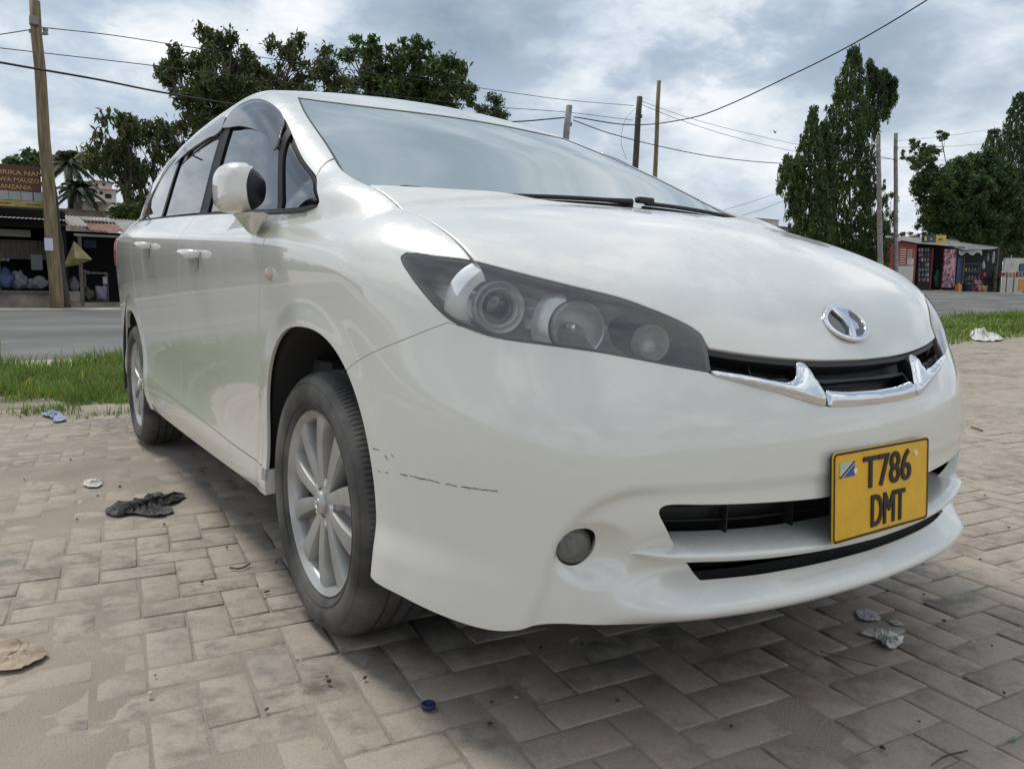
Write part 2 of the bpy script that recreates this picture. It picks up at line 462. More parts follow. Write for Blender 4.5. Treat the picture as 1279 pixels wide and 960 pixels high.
chrome_bot = A3([(0, .021, .6185), (.06, .021, .619), (.152, .029, .6215), (.199, .037, .634), (.258, .052, .652), (.331, .074, .670), (.391, .097, .687)])  # outline tables below: image pixels ray-cast from the camera onto the body skin
hl_bot = A3([(.393, .099, .69), (.458, .126, .702), (.567, .182, .724), (.645, .235, .736), (.71, .307, .747), (.737, .354, .761)])
b_seam = A3([(.756, .391, .769), (.797, .488, .733), (.819, .604, .696), (.826, .673, .668), (.83, .76, .62)])
hood_f = A3([(0, .060, .7015), (.068, .061, .7025), (.129, .065, .704), (.205, .074, .709), (.31, .094, .72), (.383, .116, .731)])
hl_top = A3([(.389, .13, .756), (.409, .145, .772), (.451, .171, .793), (.508, .209, .817), (.572, .253, .835), (.644, .32, .858), (.698, .395, .88)])
hl_out = A3([(.737, .455, .889), (.769, .522, .897), (.779, .531, .889), (.782, .513, .873), (.772, .443, .817), (.755, .392, .778)])
sz = lambda P: np.stack([.75 * P[:, 0] + .66 * P[:, 1], P[:, 2]], 1)
HEAD = np.concatenate([catmull(sz(np.concatenate([hl_top, hl_out[:3]])), n=5), catmull(sz(np.concatenate([hl_out[2:], hl_bot[::-1][:]])), n=5)[1:], sz(A3([(.386, .118, .735)]))])
_bl = np.concatenate([catmull(sz(chrome_bot), n=4, corners=(2,)), catmull(sz(hl_bot), n=4), catmull(sz(b_seam), n=4)])
BUMPER = np.concatenate([A3([(-.2, .6185)]), _bl, A3([(1.16, .58), (1.16, 0), (-.2, 0)])])
_hl = np.concatenate([catmull(sz(hood_f), n=4), catmull(sz(hl_top), n=5)])
HOOD = np.concatenate([A3([(-.2, .7015)]), _hl, A3([(3, .88), (3, 3), (-.2, 3)])])
HS = nspl([.3, .395, .495, .66, .76, .86, .945, 1.041, 1.175, 1.351, 1.584, 1.772], [.700, .698, .694, .688, .690, .697, .702, .691, .668, .642, .599, .55])
HR = nspl([0, .144, .291, .49, .597, .697, .76], [.665, .670, .684, .738, .795, .862, .91])
TT = nspl([0, .2, .375, .47, .55, .6], [1.60, 1.612, 1.655, 1.705, 1.772, 1.83])
DF = nspl([.33, .6, .75, .85, .93, 1.05], [1.312, 1.306, 1.285, 1.246, 1.210, 1.182])
DB = nspl([.33, .57, .8, .93, 1.1], [2.42, 2.395, 2.31, 2.25, 2.215])
DR = nspl([.35, .57, .68, .83, 1.0, 1.2], [3.18, 3.262, 3.325, 3.39, 3.40, 3.28])
SK = nspl([1.2, 1.6, 1.9, 2.4, 3.0, 3.3], [.336, .340, .352, .367, .388, .40])
ZBOT = nspl([-.1, .19, .38, .55, .64, .70, .786, .885, .965, 1.1], [.258, .26, .26, .259, .256, .239, .234, .241, .248, .26])
DLO = catmull([(.956, 1.030), (.968, 1.016), (1.045, 1.011), (1.30, 1.026), (1.68, 1.056), (2.18, 1.089), (3.05, 1.138), (3.63, 1.168), (3.98, 1.20), (4.02, 1.235), (3.69, 1.323), (3.30, 1.41), (3.05, 1.440), (2.784, 1.449), (2.42, 1.452), (2.13, 1.452), (1.94, 1.448), (1.82, 1.433), (1.69, 1.396), (1.523, 1.328), (1.376, 1.256), (1.197, 1.159), (1.021, 1.073)], True, 5)
INTAKE = np.concatenate([A3([(-.2, .455), (0, .455), (.19, .457), (.40, .467)]), catmull([(.434, .469), (.488, .4715), (.505, .466), (.509, .453), (.497, .428)], n=4), A3([(.483, .406), (.455, .377), (.426, .346), (.418, .323)]), A3([(.30, .3205), (.1, .319), (-.2, .319)])])
def arch(V, yc, a, b, zc=.35, mg=0):
    dz = np.maximum(V[:, 2] - zc, 0)
    return -((np.abs((V[:, 1] - yc) / a)**2.4 + np.abs(dz / b)**2.4)**(1 / 2.4) - 1) * a + mg
fA = lambda V, mg=0: arch(V, .93, .345, .39, .35, mg)
fR = lambda V, mg=0: arch(V, 3.632, .355, .362, .345, mg)
ypil = lambda z: 1.13 + .8 * (z - 1.16)

V0, T0 = base_skin()
N0 = gradn(V0)
TB0 = V0[T0]
TMIN, TMAX = TB0.min(1), TB0.max(1)
del TB0

def skin(bbox, cuts):
    """bbox ((x0,x1),(y0,y1),(z0,z1)); cuts: functions, negative inside"""
    k = np.ones(len(T0), bool)
    for a in range(3): k &= (TMAX[:, a] > bbox[a][0]) & (TMIN[:, a] < bbox[a][1])
    V, T = compact(V0, T0[k])
    for f in cuts: V, T = clip(V, T, f(V))
    return V, T

def both(name, V, T, N, m, parent, sides=(-1, 1), whole=False, **kw):
    """V,T on the +x half -> mirrored objects, or one whole object"""
    if whole:
        n = len(V)
        V2 = np.concatenate([V, V * [-1, 1, 1]]); T2 = np.concatenate([T, T[:, ::-1] + n]); N2 = np.concatenate([N, N * [-1, 1, 1]])
        return mesh_obj(name, V2, T2, m, parent, N2)
    res = []
    for i, s in enumerate(sides):
        par = parent[i] if isinstance(parent, (list, tuple)) else parent
        if s > 0: res.append(mesh_obj(name, V, T, m, par, N))
        else: res.append(mesh_obj(name, V * [-1, 1, 1], T[:, ::-1], m, par, N * [-1, 1, 1]))
    return res

def panel(name, bbox, cuts, m=None, parent=None, off=0.0, depth=.028, rnd=.0006, whole=False, shift=None, dirn=None, bulge=None):
    V, T = skin(bbox, cuts)
    N = gradn(V)
    if bulge is not None:
        d = np.clip(bulge[0](V) / bulge[2], 0, 1); hb_ = bulge[1] * (d * .8 + .2 * np.sqrt(np.clip(1 - (1 - d)**2, 0, 1))); V = V + N * hb_[:, None]
    V = V + N * off
    if shift is not None: V = V + A3(shift)
    V[np.abs(V[:, 0]) < 1e-4 + abs(off) * .0, 0] = 0
    if depth: V, T, N = flange(V, T, N, depth, rnd, dirn)
    if bulge is not None: N = vnormals(V, T)
    return both(name, V, T, N, m or M_paint, parent or CAR, whole=whole)

def vnormals(V, T):
    fn = np.cross(V[T[:, 1]] - V[T[:, 0]], V[T[:, 2]] - V[T[:, 0]]); N = np.zeros_like(V)
    for j in range(3): np.add.at(N, T[:, j], fn)
    return N / np.maximum(np.linalg.norm(N, axis=1, keepdims=True), 1e-12)
BIG = (-1, 9)
yl = lambda V: np.where(V[:, 2] < 1.035, DF(V[:, 2]), ypil(V[:, 2]))
hoodpoly = lambda V, g: sdf(SZ(V), HOOD) + g
bumppoly = lambda V, g: sdf(SZ(V), BUMPER) + g
headpoly = lambda V, g: sdf(SZ(V), HEAD) + g

hood = panel('hood', ((-1, .75), (-1, 1.0), (.66, 1.3)), [
    lambda V: hoodpoly(V, G), lambda V: V[:, 0] - HS(V[:, 1]) + G, lambda V: V[:, 1] - HR(V[:, 0])], whole=True, depth=.02, rnd=.003)
bumper = panel('front_bumper', ((-1, 1), (-1, .75), (.1, .85)), [
    lambda V: bumppoly(V, .0018), fA, lambda V: ZBOT(SZ(V)[:, 0]) - V[:, 2], lambda V: -sdf(XZ(V), INTAKE),
    lambda V: .0365 - np.hypot(V[:, 0] - .615, V[:, 2] - .391)], whole=True, depth=.022, rnd=.003)
fenders = panel('front_fender', ((.5, 1), (-1, 1.4), (.1, 1.3)), [
    lambda V: -bumppoly(V, -.0018), fA, lambda V: V[:, 1] - yl(V) + G, lambda V: HS(V[:, 1]) - V[:, 0] + G * (1 - sstep(.86, .95, V[:, 1])) + .001,
    lambda V: -headpoly(V, -.0015), lambda V: -sdf(YZ(V), DLO), lambda V: .30 - V[:, 2],
    lambda V: np.where(V[:, 1] < .395, -hoodpoly(V, -G), -1.0)], depth=.009)
doorsF = panel('front_door', ((.6, 1), (1.1, 2.6), (.3, 1.2)), [
    lambda V: DF(V[:, 2]) - V[:, 1] + G, lambda V: V[:, 1] - DB(V[:, 2]) + G, lambda V: SK(V[:, 1]) - V[:, 2] + .003,
    lambda V: -sdf(YZ(V), DLO), lambda V: V[:, 2] - 1.14])
doorsR = panel('rear_door', ((.6, 1), (2.1, 3.6), (.3, 1.25)), [
    lambda V: DB(V[:, 2]) - V[:, 1] + G, lambda V: V[:, 1] - DR(V[:, 2]) + G, lambda V: SK(V[:, 1]) - V[:, 2] + .003,
    lambda V: -sdf(YZ(V), DLO), lambda V: V[:, 2] - 1.2, lambda V: fR(V, .03)])
skirts = panel('side_skirt', ((.6, 1), (1.0, 3.4), (.15, .5)), [
    lambda V: V[:, 2] - SK(V[:, 1]) + .002, lambda V: .262 - .012 * (V[:, 1] - 1.3) - V[:, 2], fA, fR, lambda V: V[:, 1] - 3.4], depth=.05)
quarters = panel('rear_quarter_panel', ((.3, 1), (3.0, 4.7), (.2, 1.3)), [
    lambda V: DR(V[:, 2]) - V[:, 1] + G, lambda V: fR(V), lambda V: -sdf(YZ(V), DLO), lambda V: V[:, 2] - 1.2,
    lambda V: V[:, 1] - 4.42, lambda V: np.where(V[:, 1] < 3.632, SK(V[:, 1]) - V[:, 2], .27 - V[:, 2])], depth=.02)
tailgate = panel('tailgate', ((-1, 1), (4.0, 5), (.2, 1.7)), [
    lambda V: 4.424 - V[:, 1], lambda V: .27 - V[:, 2]], whole=True)
roof = panel('roof', ((-1, 1), (1.0, 5), (1.0, 1.8)), [
    lambda V: -np.maximum(V[:, 0] - HS(V[:, 1]), V[:, 1] - TT(V[:, 0])) + .001,
    lambda V: ypil(V[:, 2]) - V[:, 1] + G, lambda V: -sdf(YZ(V), DLO), lambda V: 1.203 - V[:, 2] - 9 * (V[:, 1] < 1.6), lambda V: V[:, 1] - 4.42], whole=True)

# ---- cowl and windshield
cowl = panel('cowl_panel', ((-1, .8), (.5, 1.1), (.8, 1.3)), [
    lambda V: V[:, 0] - HS(V[:, 1]) - .004, lambda V: HR(V[:, 0]) - .02 - V[:, 1], lambda V: V[:, 1] - HR(V[:, 0]) - .10], mat('cowl_plastic', (.02, .02, .021), .6), off=-.034, depth=0, whole=True)
def ws_mesh(inset, lo, ring=None, dz=0.0, out=None):
    nx, ny = 90, 110
    xs = np.linspace(0, .74, nx); ys = np.linspace(.74, 1.85, ny)
    X, Y = np.meshgrid(xs, ys); Z = ZW(Y) - .13 * X * X - .0035 + dz
    V = np.stack([X, Y, Z], 2).reshape(-1, 3)
    i = np.arange((ny - 1) * nx).reshape(ny - 1, nx)[:, :-1].ravel()
    T = np.concatenate([np.stack([i, i + 1, i + nx + 1], 1), np.stack([i, i + nx + 1, i + nx], 1)])
    cuts = [lambda V: V[:, 0] - HS(V[:, 1]) + inset, lambda V: V[:, 1] - TT(V[:, 0]) + inset, lambda V: lo - V[:, 1]]
    for f in cuts: V, T = clip(V, T, f(V))
    if ring:
        f = lambda V: np.minimum(HS(V[:, 1]) - V[:, 0], TT(V[:, 0]) - V[:, 1]) - ring
        V, T = clip(V, T, f(V))
    if out:
        pass
    N = np.stack([.26 * V[:, 0], -(ZW(V[:, 1] + 1e-3) - ZW(V[:, 1] - 1e-3)) / 2e-3, np.ones(len(V))], 1)
    N /= np.linalg.norm(N, axis=1, keepdims=True)
    return V, T, N
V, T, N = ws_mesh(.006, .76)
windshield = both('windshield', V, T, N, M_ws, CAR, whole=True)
V, T, N = ws_mesh(.002, .76, .022, -.004)
both('windshield_border', V, T, N, mat('black_glass_border', (.03, .03, .035), .5), windshield, whole=True)
V, T, N = ws_mesh(-.004, .76, .007, .0015)
both('windshield_seal', V, T, N, M_rubber_gap, windshield, whole=True)

# ---- side windows: a black recessed frame with panes set into it
bb = ((.5, 1), (.9, 4.1), (.95, 1.5))
def line(p, q):
    """signed distance function in (y,z); negative on the front side of the line p(bottom) q(top)"""
    p, q = A3(p), A3(q); d = (q - p) / np.linalg.norm(q - p)
    return lambda V: (V[:, 1] - p[0]) * d[1] - (V[:, 2] - p[1]) * d[0]
Lq, Lf = line((1.205, 1.025), (1.362, 1.242)), line((1.262, 1.03), (1.425, 1.26))
Lb0, Lb1 = line((2.03, 1.08), (2.05, 1.40)), line((2.175, 1.09), (2.20, 1.40))
Lc0, Lc1 = line((2.925, 1.13), (2.905, 1.40)), line((3.03, 1.13), (2.99, 1.40))
inset = lambda V, g: sdf(YZ(V), DLO) + g
pad = lambda V: np.full(len(V), .013)
wf = panel('window_frame', bb, [lambda V: inset(V, -.001), lambda V: -np.maximum.reduce([-1e9 * np.ones(len(V)), inset(V, .0)]) * 0 - 1], M_trim, off=-.010, depth=0)
frames_front, frames_rear = doorsF, doorsR
qw = panel('quarter_window', bb, [lambda V: inset(V, .011), lambda V: Lq(V) + .004], M_qglass, off=-.0035, depth=0)
fw = panel('window_pane', bb, [lambda V: inset(V, .010), lambda V: -Lf(V) + .002, lambda V: Lb0(V)], M_glass, doorsF, off=-.005, depth=0)
rw = panel('window_pane', bb, [lambda V: inset(V, .010), lambda V: -Lb1(V), lambda V: Lc0(V)], M_glass, doorsR, off=-.005, depth=0)
cw = panel('rear_quarter_window', bb, [lambda V: inset(V, .010), lambda V: -Lc1(V)], M_glass, off=-.004, depth=0)
pil = panel('door_pillar_trim', bb, [lambda V: inset(V, .002), lambda V: -Lb0(V) + .012, lambda V: Lb1(V) + .030], M_trim, doorsF, off=.001, depth=.01)
pil2 = panel('door_pillar_trim', bb, [lambda V: inset(V, .002), lambda V: -Lb1(V) - .024, lambda V: Lb1(V) + .003], M_trim, doorsR, off=.001, depth=.01)
pil3 = panel('window_bar', bb, [lambda V: inset(V, .002), lambda V: -Lq(V) + .006, lambda V: Lf(V) + .010], M_trim, doorsF, off=.002, depth=.01)
pil4 = panel('door_pillar_trim', bb, [lambda V: inset(V, .002), lambda V: -Lc0(V) + .02, lambda V: Lc1(V) + .03], M_trim, doorsR, off=.001, depth=.01)
belt = panel('belt_moulding', bb, [lambda V: inset(V, .0), lambda V: -inset(V, .011), lambda V: V[:, 2] - (1.025 + .058 * (V[:, 1] - 1.25)) - .012], M_rubber_gap, off=.003, depth=.008)
visF = catmull([(2.165, 1.400), (2.12, 1.447), (1.939, 1.452), (1.80, 1.430), (1.612, 1.366), (1.474, 1.301), (1.395, 1.238), (1.382, 1.212), (1.40, 1.208), (1.498, 1.258), (1.64, 1.304), (1.846, 1.352), (2.055, 1.382)], True, 5, (0, 6, 7))
visR = catmull([(3.03, 1.385), (2.99, 1.425), (2.743, 1.446), (2.433, 1.452), (2.20, 1.448), (2.18, 1.395), (2.40, 1.398), (2.71, 1.396), (2.92, 1.385)], True, 5)
vf = panel('window_visor', bb, [lambda V: sdf(YZ(V), visF)], M_visor, doorsF, off=.010, depth=.006)
vr = panel('window_visor', bb, [lambda V: sdf(YZ(V), visR)], M_visor, doorsR, off=.009, depth=.006)

# ---- grille between hood and bumper
gb = ((-1, .45), (-1, .3), (.6, .78))
gr = panel('radiator_grille', gb, [lambda V: -hoodpoly(V, .004), lambda V: -bumppoly(V, .004), lambda V: V[:, 0] - .40], M_black, off=-.050, depth=0, whole=True)
def strip_poly(z0, z1): return np.array([(-.2, z0(0)), *[(x, z0(x)) for x in np.linspace(0, .4, 12)], *[(x, z1(x)) for x in np.linspace(.4, 0, 12)], (-.2, z1(0))])
for k, (za, zb_) in enumerate(((.664, .692), )):
    f0 = lambda x: za + (zb_ - za) * (x / .4)**2 * 1.0 + .002
    panel('grille_bar', gb, [lambda V: sdf(XZ(V), strip_poly(f0, lambda x: f0(x) + .006)), lambda V: V[:, 0] - .385], M_black, gr, off=-.018, depth=.02, whole=True)
for xx in (.045, .135, .225, .29):
    panel('grille_fin', gb, [lambda V: np.abs(V[:, 0] - xx) - .0015, lambda V: -hoodpoly(V, .004), lambda V: -bumppoly(V, .004)], M_black, gr, off=-.026, depth=.02)
panel('grille_lip', gb, [lambda V: -hoodpoly(V, -.002), lambda V: hoodpoly(V, -.009), lambda V: V[:, 0] - .383], M_black, gr, off=-.006, depth=.04, whole=True)
WING = [(.392, .6862), (.331, .6690), (.258, .6500), (.199, .6325), (.162, .6225), (.1545, .640), (.170, .676), (.181, .699), (.190, .7015), (.199, .699), (.208, .684), (.219, .672), (.240, .669), (.32, .6825), (.392, .6930)]
BAR = [(-.2, .6180), (0, .6180), (.08, .6185), (.150, .6215), (.149, .640), (.147, .6500), (.077, .6435), (0, .642), (-.2, .642)]
wings = panel('chrome_wing', gb, [lambda V: sdf(XZ(V), catmull(WING, True, 4, (0, 4, 14)))], M_chrome, gr, off=.003, depth=.03, rnd=.001, bulge=(lambda V: -sdf(XZ(V), catmull(WING, True, 4, (0, 4, 14))), .009, .008))
barc = panel('chrome_bar', gb, [lambda V: sdf(XZ(V), A3(BAR))], M_chrome, gr, off=.002, depth=.03, rnd=.001, whole=True, bulge=(lambda V: -sdf(XZ(V), A3(BAR)), .008, .008))

# ---- lower intake: dark duct, mesh, blade
ib = ((-1, .6), (-1, .3), (.25, .5))
lg = panel('lower_grille', ib, [lambda V: sdf(XZ(V), INTAKE) - .004], M_black, off=0, shift=(0, .085, 0), depth=.01, rnd=.0, whole=True, dirn=(0, -.080, -.004))
for xx in (.17, .33):
    for s in (-1, 1):
        b = MB(); b.box((s * xx, PL(xx) + .078, .412), (.003, .02, .10)); b.build('grille_fin', M_black, lg)
b = MB()
for z in (.405, .43, .452):
    pts = [(x, float(PL(abs(x))) + .080, z + .02 * (abs(x) / .5)**2) for x in np.linspace(-.5, .5, 31)]
    b.tube(pts, .0022, 6)
b.build('grille_mesh', mat('grey_mesh_plastic', (.018, .018, .018), .6), lg, smooth=True)
def blade():
    xs = np.linspace(-.548, .548, 141); sec = [(.085, .022), (.050, .0165), (.022, .0115), (.008, .006), (.0015, 0), (.003, -.007), (.012, -.0135), (.035, -.018), (.075, -.021)]
    sec = catmull(sec, n=3); V = []
    for x in xs:
        a = abs(x); k = 1 - sstep(.46, .546, a) * .93; z = .362 + .020 * (a / .5)**2
        y = float(PL(a)) - .004 + .018 * float(sstep(.49, .548, a))
        for dy, dz in sec: V.append((x, y + dy * (1 if a < .5 else k), z + dz * k))
    n = len(sec); F_ = [(i * n + j, (i + 1) * n + j, (i + 1) * n + j + 1, i * n + j + 1) for i in range(len(xs) - 1) for j in range(n - 1)]
    F_ += [(i * n + n - 1, (i + 1) * n + n - 1, (i + 1) * n, i * n) for i in range(len(xs) - 1)]
    F_ += [tuple(range(n)), tuple((len(xs) - 1) * n + j for j in range(n - 1, -1, -1))]
    o = mesh_obj('bumper_blade', V, [tuple(int(q) for q in f) for f in F_], M_paint, bumper)
    autosmooth(o, 50); return o
blade()

# ---- headlights: clear lens, dark housing, chrome shrouds and lamps
hb = ((.3, .9), (-1, .7), (.6, .95))
lens_off = .001
for s in (-1, 1):
    H = empty('headlight', (s * .62, .30, .79), None, None); H.parent = CAR; H.location = Vector((s * .62, .30, .79)) - CAR.location
    if s < 0: tag(H, label=None)
    def half(name, cuts, m, off, depth, rnd=.0015, bbox=hb):
        V, T = skin(bbox, cuts); N = gradn(V); V = V + N * off
        if depth: V, T, N = flange(V, T, N, depth, rnd)
        return both(name, V, T, N, m, H, sides=(s,))[0]
    half('lens', [lambda V: headpoly(V, .0008)], M_lens, lens_off, .006)
    half('lens_seal', [lambda V: headpoly(V, -.0015), lambda V: -headpoly(V, .0038)], mat('amber_grey_seal', (.05, .045, .04), .5), -.003, .010)
    Vh, Th = skin(hb, [lambda V: headpoly(V, .004)]); Nh = gradn(Vh)
    # housing: same outline, pushed back and down into the car
    dpt = np.clip(-sdf(SZ(Vh), HEAD) / .035, 0, 1); dpt = dpt * (2 - dpt)
    Vh = Vh - Nh * (.012 + .010 * dpt[:, None]) + A3([-.025, .085, -.006]) * dpt[:, None]
    V, T, N = Vh, Th, Nh
    for cuts_, m_ in (((lambda V: .475 - V[:, 0], lambda V: V[:, 0] - .712), M_midbezel), ((lambda V: .712 - V[:, 0],), M_bezel), ((lambda V: V[:, 0] - .475,), M_bezel)):
        V, T = Vh, Th
        for f_ in cuts_: V, T = clip(V, T, f_(V))
        both('housing', V, T, vnormals(V, T), m_, H, sides=(s,))
    def lamp(x, y, z, r, kind):
        ax = Vector((s * .28, -1, .0)).normalized()   # lamps look forward and a little outward
        q = Vector((0, 0, 1)).rotation_difference(ax).to_matrix()
        c = Vector((s * x, y, z))
        def ring(prof, m, name, seg=40):
            V = []; n = len(prof)
            for rr, h in prof:
                for k in range(seg):
                    w = 2 * PI * k / seg; V.append(c + q @ Vector((rr * math.cos(w), rr * math.sin(w), h)))
            F_ = [(i * seg + k, i * seg + (k + 1) % seg, (i + 1) * seg + (k + 1) % seg, (i + 1) * seg + k) for i in range(n - 1) for k in range(seg)]
            return autosmooth(mesh_obj(name, [tuple(v) for v in V], F_, m, H), 40)
        if kind == 'proj':
            ring([(r * 1.40, -.012), (r * 1.38, .008), (r * 1.34, .011), (r * 1.30, .008), (r * 1.10, -.004), (r * 1.06, .004), (r, .008), (r * .94, .006), (r * .86, -.01)], M_chrome_dull, 'projector_ring')
            prof = [(r * .88 * math.cos(t), -.012 + r * .55 * math.sin(t)) for t in np.linspace(0, PI / 2 - .01, 10)]
            ring([(r * (1.13 + .26 * j / 1), -.002 + .010 * j) for j in (0, 1)], M_chrome, 'inner_reflector')
            ring(prof, mat('projector_glass', (.015, .018, .022), .03, 0.0, coat=1.0, ior=1.7), 'projector_lens')
        elif kind == 'bowl':
            prof = [(r * 1.12, .0), (r * 1.05, .012), (r, .010)] + [(r * math.cos(t), -.052 * math.sin(t)) for t in np.linspace(.1, 1.35, 10)]
            prof += [(.001, -.052)]
            ring(prof, M_chrome_dull, 'reflector_bowl')
            ring([(.0005, -.012), (.0055, -.014), (.006, -.045)], M_chrome, 'bulb_shield', 16)
        else:
            prof = [(r * 1.15, -.01), (r * 1.15, .010), (r * 1.08, .016), (r, .010)] + [(r * math.cos(t), -.022 * math.sin(t)) for t in np.linspace(.1, 1.555, 9)]
            ring(prof, M_chrome_dull, 'turn_lamp_bowl')
            ring([(r * (1 - j / 9.5), .006 + .006 * (j / 9)**.7 + (.0016 if j % 2 else 0)) for j in range(9)] + [(.0006, .0125)], M_lens, 'turn_lamp_lens')
    lamp(.672, .352, .797, .034, 'proj')
    lamp(.556, .270, .762, .046, 'bowl')
    lamp(.458, .185, .738, .028, 'turn')
    # chrome shrouds, curved strips left of the two big lamps
    def shroud(x, y, z, r, w, name):
        ax = Vector((s * .28, -1, 0)).normalized(); q = Vector((0, 0, 1)).rotation_difference(ax).to_matrix(); c = Vector((s * x, y, z)); V = []
        side = Vector((s, .28, 0)).normalized(); upv = Vector((0, 0, 1)); n = 24
        for k in range(n):
            a = math.radians(72 - 128 * k / (n - 1)); ww = w
            for j, (dr, h) in enumerate(((0, .012), (ww * .55, .008), (ww, -.012))):
                V.append(c + (side * math.cos(a) + upv * math.sin(a)) * (r + dr) + ax * h)
        F_ = [(k * 3 + j, k * 3 + j + 1, (k + 1) * 3 + j + 1, (k + 1) * 3 + j) for k in range(n - 1) for j in range(2)]
        mesh_obj(name, [tuple(v) for v in V], F_, M_chrome_dull, H)
    shroud(.674, .372, .797, .050, .036, 'chrome_shroud')
    shroud(.560, .282, .763, .050, .024, 'chrome_shroud')

# ---- fog lamps
for s in (-1, 1):
    fl = empty('fog_lamp', (s * .615, .185, .391), None, None); fl.parent = CAR; fl.location = Vector((s * .621, .19, .391)) - CAR.location
    b = MB(); ax = Vector((s * .35, -1, 0)).normalized(); q = Vector((0, 0, 1)).rotation_difference(ax).to_matrix(); c = Vector((s * .615, .198, .391))
    def fring(prof, m, name, seg=36):
        V = [c + q @ Vector((r * math.cos(2 * PI * k / seg), r * math.sin(2 * PI * k / seg), h)) for r, h in prof for k in range(seg)]
        F_ = [(i * seg + k, i * seg + (k + 1) % seg, (i + 1) * seg + (k + 1) % seg, (i + 1) * seg + k) for i in range(len(prof) - 1) for k in range(seg)]
        autosmooth(mesh_obj(name, [tuple(v) for v in V], F_, m, fl), 45)
    fring([(.050, -.05), (.050, -.012), (.0365, -.006), (.0355, -.012)], M_black, 'lamp_ring')
    fring([(.0355, -.004), (.033, .004), (.024, .010), (.012, .0135), (.0005, .0145)], M_foglens, 'lamp_lens')
    fring([(.034, -.010), (.030, -.028), (.018, -.040), (.001, -.044)], M_chrome_dull, 'reflector_bowl')
    fring([(.010, .004), (.011, -.01), (.009, -.03)], M_chrome, 'bulb_cap', 16)

# ---- number plate
pc = Vector((-.006, -.006, .4555)); tilt = math.atan(.0575)
PW, PH = .331, .1713
PR_ = Matrix.Rotation(-tilt, 3, 'X')
def P3(u, v, h=0.0): return pc + PR_ @ Vector((u, -h, v))
def rrect(w, h, r, n=5):
    out = []
    for cx, cy, a0 in ((w/2-r, h/2-r, 0), (-w/2+r, h/2-r, 90), (-w/2+r, -h/2+r, 180), (w/2-r, -h/2+r, 270)):
        for k in range(n + 1): a = math.radians(a0 + 90 * k / n); out.append((cx + r * math.cos(a), cy + r * math.sin(a)))
    return out
b = MB(); b.prism(rrect(PW, PH, .010), -.0022, 0, lambda u, v, h: P3(u, v, h))
plate = b.build('number_plate', M_plate, CAR)
b = MB(); o_, i_ = rrect(PW - .004, PH - .004, .009), rrect(PW - .012, PH - .012, .006); n = len(o_)
V = [P3(u, v, .0012) for u, v in o_ + i_]; b.add(V, [(i, n + i, n + (i + 1) % n, (i + 1) % n) for i in range(n)]); b.build('plate_border', M_letter, plate)
b = MB(); b.prism(rrect(PW + .006, PH + .006, .011), -.008, -.0045, lambda u, v, h: P3(u * .96, v * .94, h)); b.build('plate_holder', M_black, plate)
def text_obj(name, s, size, place, m, parent, sx=1.0, ext=.001, bold=0.0, align='CENTER', fit=None, fat=0.0):
    """lettering; fit=(width, height) stretches the outline to that box, centred (or left aligned) on 0"""
    cu = bpy.data.curves.new(name, 'FONT'); cu.body = s; cu.size = 1.0; cu.extrude = .01; cu.align_x = 'LEFT'; cu.offset = bold; cu.resolution_u = 4
    o = bpy.data.objects.new(name, cu); COL.objects.link(o); bpy.context.view_layer.update()
    me = bpy.data.meshes.new_from_object(o.evaluated_get(bpy.context.evaluated_depsgraph_get()))
    bpy.data.objects.remove(o); bpy.data.curves.remove(cu)
    C_ = np.array([v.co[:] for v in me.vertices]); F_ = [tuple(p.vertices) for p in me.polygons]; bpy.data.meshes.remove(me)
    lo, hi = C_.min(0), C_.max(0); w_, h_ = hi[0] - lo[0], hi[1] - lo[1]
    fw_, fh_ = fit if fit else (size * w_ * sx, size * h_)
    u = (C_[:, 0] - lo[0]) / w_ * fw_ - (0 if align == 'LEFT' else fw_ / 2); v = (C_[:, 1] - lo[1]) / h_ * fh_ - fh_ / 2; z = C_[:, 2] / .01 * ext
    V = []; FF = []
    for i, dx in enumerate((0.0,) if not fat else (0.0, -fat, fat, -fat / 2, fat / 2)):
        FF += [tuple(q + len(V) for q in f) for f in F_]; V += [tuple(place(a + dx, b_ + (dx * .3), c * (1 - .03 * i))) for a, b_, c in zip(u, v, z)]
    return mesh_obj(name, V, FF, m, parent, smooth=False)
text_obj('plate_text', 'T786', .1, lambda u, v, h: P3(u + .013, v + .037, h + .0012), M_letter, plate, ext=.0014, fit=(.164, .062), fat=.0016)
text_obj('plate_text', 'DMT', .1, lambda u, v, h: P3(u + .017, v - .040, h + .0012), M_letter, plate, ext=.0014, fit=(.116, .061), fat=.0016)
M_fb, M_fg, M_fk = mat('flag_blue', (.03, .08, .35), .4), mat('flag_pale', (.45, .55, .42), .4), mat('flag_white', (.7, .7, .65), .4)
fx, fy = -.122, .051
FW, FH = .046, .028
def flagpoly(name, poly, m, h):
    b = MB(); b.prism([(fx + u * FW / 2, fy + v * FH / 2) for u, v in poly], .0, h, lambda u, v, k: P3(u, v, k)); return b.build(name, m, plate)
flagpoly('flag_field', [(-1, -.72), (-1, 1), (.72, 1)], M_fg, .0016)
flagpoly('flag_field', [(1, .72), (1, -1), (-.72, -1)], M_fb, .0016)
flagpoly('flag_stripe', [(-1, -1), (-.66, -1), (1, .66), (1, 1), (.66, 1), (-1, -.66)], M_fk, .0018)
flagpoly('flag_stripe', [(-1, -1), (-.82, -1), (1, .82), (1, 1), (.82, 1), (-1, -.82)], M_letter, .0021)
for u, v in ((-.098, .046), (.112, .058)):
    b = MB(); b.prism([(u + .0055 * math.cos(a), v + .0055 * math.sin(a)) for a in np.linspace(0, 2 * PI, 15)[:-1]], 0, .003, lambda p, q_, h: P3(p, q_, h)); b.build('plate_screw', M_chrome_dull, plate)

